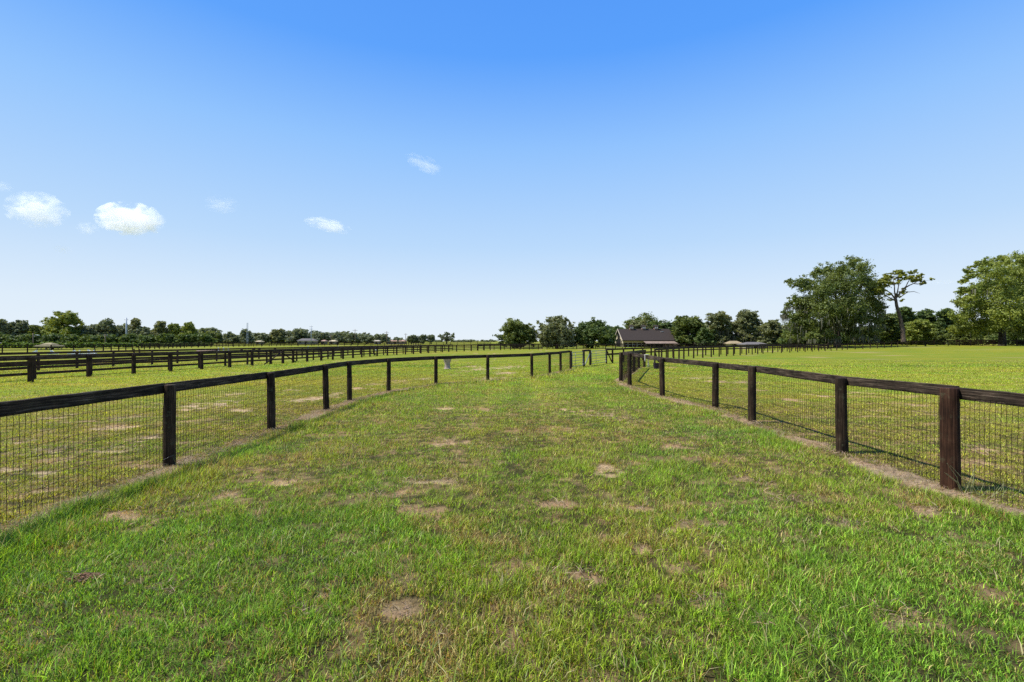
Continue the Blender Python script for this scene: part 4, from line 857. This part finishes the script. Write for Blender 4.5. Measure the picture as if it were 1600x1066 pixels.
for (px, a, b_, k, lab) in J: jump(lab, px, a, b_, k, M_WHITE)
for (px, a, b_, k, lab) in [(209.5, 545.4, 553, 'n', 'dark jump upright, left one of the dark pair'), (218, 545.6, 553, 'n', 'dark jump upright, right one of the dark pair'), (398, 543.2, 551, 'l', 'dark winged jump standard below the lattice mast'), (405, 544.6, 551, 'r', 'dark low jump standard, wing to the right'), (378.5, 545, 551, 'l', 'dark low jump standard left of the tall dark one'), (429, 543.6, 551, 'r', 'dark winged jump standard farthest right in the field')]: jump(lab, px, a, b_, k, M_BROWN)
# low white poles lying in a fan
gx, gy = G(326, 550); root = empty('jump_poles', (gx, gy, 0), 'pile of pale pink and white jump poles lying in the field', 'jump poles')
for i in range(6):
    b = MB(); a = random.uniform(-.25, .25); b.tube([(-1.6, i * .35 - .8, .15 + .1 * (i % 3)), (1.6, i * .35 - .8 + a, .25 + .12 * (i % 2))], .06, 7); b.build('pole', M_WHITE if i % 2 else M_PINK, root, smooth=True)

# ------------------------------------------------------------------ clouds
def cloudmat(seed, dens, thr):
    m, nt, out = newmat('cloud_vapour'); L = nt.links.new
    tc = N(nt, 'ShaderNodeTexCoord'); ln = N(nt, 'ShaderNodeVectorMath', operation='LENGTH'); L(tc.outputs['Object'], ln.inputs[0])
    ad = N(nt, 'ShaderNodeVectorMath', operation='ADD'); L(tc.outputs['Object'], ad.inputs[0]); ad.inputs[1].default_value = (seed * 3.1, seed * 1.7, seed)
    no = N(nt, 'ShaderNodeTexNoise', _Scale=2.0, _Detail=5., _Roughness=.6, _Distortion=.9); L(ad.outputs[0], no.inputs['Vector'])
    m1 = N(nt, 'ShaderNodeMath', operation='MULTIPLY_ADD'); L(no.outputs['Fac'], m1.inputs[0]); m1.inputs[1].default_value = 4.2; m1.inputs[2].default_value = -thr - .86
    m2 = N(nt, 'ShaderNodeMath', operation='SUBTRACT'); L(m1.outputs[0], m2.inputs[0]); L(ln.outputs['Value'], m2.inputs[1])
    m3 = N(nt, 'ShaderNodeMath', operation='MULTIPLY', use_clamp=False); L(m2.outputs[0], m3.inputs[0]); m3.inputs[1].default_value = dens * 3
    m4 = N(nt, 'ShaderNodeMath', operation='MAXIMUM'); L(m3.outputs[0], m4.inputs[0]); m4.inputs[1].default_value = 0
    m5 = N(nt, 'ShaderNodeMath', operation='MINIMUM'); L(m4.outputs[0], m5.inputs[0]); m5.inputs[1].default_value = dens
    v = N(nt, 'ShaderNodeVolumePrincipled'); v.inputs['Color'].default_value = (.995, .995, .995, 1); v.inputs['Anisotropy'].default_value = 0.
    L(m5.outputs[0], v.inputs['Density']); L(v.outputs[0], out.inputs['Volume']); return m
def cloud(label, px, py, wx, wy, dens, thr, seed, d=2600., rot=0.):
    import bmesh
    bm = bmesh.new(); bmesh.ops.create_icosphere(bm, subdivisions=3, radius=1.0); me = bpy.data.meshes.new('cloud'); bm.to_mesh(me); bm.free()
    o = link('cloud', me, None, (X(px, d), d, Z(py, d))); o.scale = (wx * .86 * d / F, wx * d / F * .6, wy * .86 * d / F); o.rotation_euler = (0, rot, 0)
    me.materials.append(cloudmat(seed, dens, thr)); tag(o, label, 'cloud', 'small clouds in the left sky', 'thing')
cloud('brightest small white cloud, right of the left pair', 204, 343, 58, 32, .016, .42, 1)
cloud('soft wide white cloud left of the brightest one', 58, 328, 52, 34, .008, .45, 2)
cloud('small slanting white cloud in the middle of the left sky', 512, 352, 44, 13, .009, .50, 3, rot=R(12))
cloud('faint wispy cloud highest in the sky', 664, 257, 40, 14, .0042, .55, 4, rot=R(20))
cloud('faint cloud wisp at the left edge above the wide cloud', 4, 292, 16, 12, .004, .5, 5)
cloud('very faint wisp between the bright cloud and the slanting cloud', 347, 320, 32, 16, .003, .55, 6)
cloud('tiny faint wisp below the wide cloud', 98, 390, 16, 8, .006, .5, 7)
cloud('tiny faint puff joining the left pair of clouds', 136, 357, 20, 12, .006, .5, 8)
cloud('thin grey cloud streak right of the leaning pine', 1470, 441, 27, 3.2, .0011, .2, 9)

# ------------------------------------------------------------------ light, sky, camera
SUN_EL = R(61); AZ = R(-93)      # azimuth from +Y, negative = toward -X
sd = Vector((math.sin(AZ) * math.cos(SUN_EL), math.cos(AZ) * math.cos(SUN_EL), math.sin(SUN_EL)))
sl = bpy.data.lights.new('sun', 'SUN'); sl.energy = 4.15; sl.angle = R(.53); sl.color = (1, .965, .90)
so = bpy.data.objects.new('sun', sl); COL.objects.link(so); so.rotation_euler = (-sd).to_track_quat('-Z', 'Y').to_euler(); so.location = (-20, 0, 30)
w = bpy.data.worlds.new('World'); sc.world = w; w.use_nodes = True; nt = w.node_tree; nt.nodes.clear()
sk = nt.nodes.new('ShaderNodeTexSky'); sk.sky_type = 'NISHITA'; sk.sun_disc = False; sk.sun_elevation = SUN_EL; sk.sun_rotation = AZ
sk.altitude = 20; sk.air_density = 1.0; sk.dust_density = .15; sk.ozone_density = 2.5
K = .12 * 2 ** .35; EXPO = .9
v1 = nt.nodes.new('ShaderNodeVectorMath'); v1.operation = 'SCALE'; v1.inputs['Scale'].default_value = K
cv = nt.nodes.new('ShaderNodeRGBCurve')
def setc(c, pts):
    while len(c.points) < len(pts): c.points.new(.5, .5)
    for p, (x_, y_) in zip(c.points, pts): p.location = (x_, y_)
setc(cv.mapping.curves[0], [(0, 0), (.10, .075), (.235, .40), (.60, .70), (1, .80)])
setc(cv.mapping.curves[1], [(0, 0), (.22, .30), (.434, .66), (.80, .83), (1, .88)])
setc(cv.mapping.curves[2], [(0, 0), (.30, .80), (.52, .955), (.75, .965), (1, .97)])
cv.mapping.update()
v2 = nt.nodes.new('ShaderNodeVectorMath'); v2.operation = 'SCALE'; v2.inputs['Scale'].default_value = 1 / (.12 * 2 ** EXPO)
def lin(c): return tuple(((v / 255 + .055) / 1.055) ** 2.4 for v in c)
tcw = nt.nodes.new('ShaderNodeTexCoord'); sx = nt.nodes.new('ShaderNodeSeparateXYZ'); nt.links.new(tcw.outputs['Generated'], sx.inputs[0])
gr = ramp(nt, [(0, lin((231, 241, 250))), (.07, lin((222, 237, 251))), (.20, lin((186, 218, 252))), (.385, lin((144, 195, 254))), (.53, lin((88, 161, 252))), (1, lin((50, 118, 228)))]); nt.links.new(sx.outputs[2], gr.inputs[0])
mxw = nt.nodes.new('ShaderNodeMix'); mxw.data_type = 'RGBA'; mxw.inputs[0].default_value = .93
bg = nt.nodes.new('ShaderNodeBackground'); bg.inputs[1].default_value = .12; wo = nt.nodes.new('ShaderNodeOutputWorld')
for a_, b_ in ((sk.outputs[0], v1.inputs[0]), (v1.outputs[0], cv.inputs['Color']), (cv.outputs[0], mxw.inputs[6]), (gr.outputs[0], mxw.inputs[7]), (mxw.outputs[2], v2.inputs[0]), (v2.outputs[0], bg.inputs[0]), (bg.outputs[0], wo.inputs[0])): nt.links.new(a_, b_)
cam = bpy.data.cameras.new('camera'); cam.lens = 16; cam.sensor_width = 36; cam.clip_end = 12000; cam.clip_start = .05
co = bpy.data.objects.new('camera', cam); COL.objects.link(co); co.location = (0, 0, HC); co.rotation_euler = (R(90), 0, 0); sc.camera = co
sc.view_settings.view_transform = 'Standard'; sc.view_settings.look = 'None'; sc.view_settings.exposure = EXPO; sc.view_settings.gamma = 1
sc.cycles.volume_bounces = 12; sc.cycles.max_bounces = 14; sc.cycles.transparent_max_bounces = 8; sc.cycles.volume_step_rate = 1.; sc.cycles.volume_max_steps = 128
sc.cycles.use_denoising = False
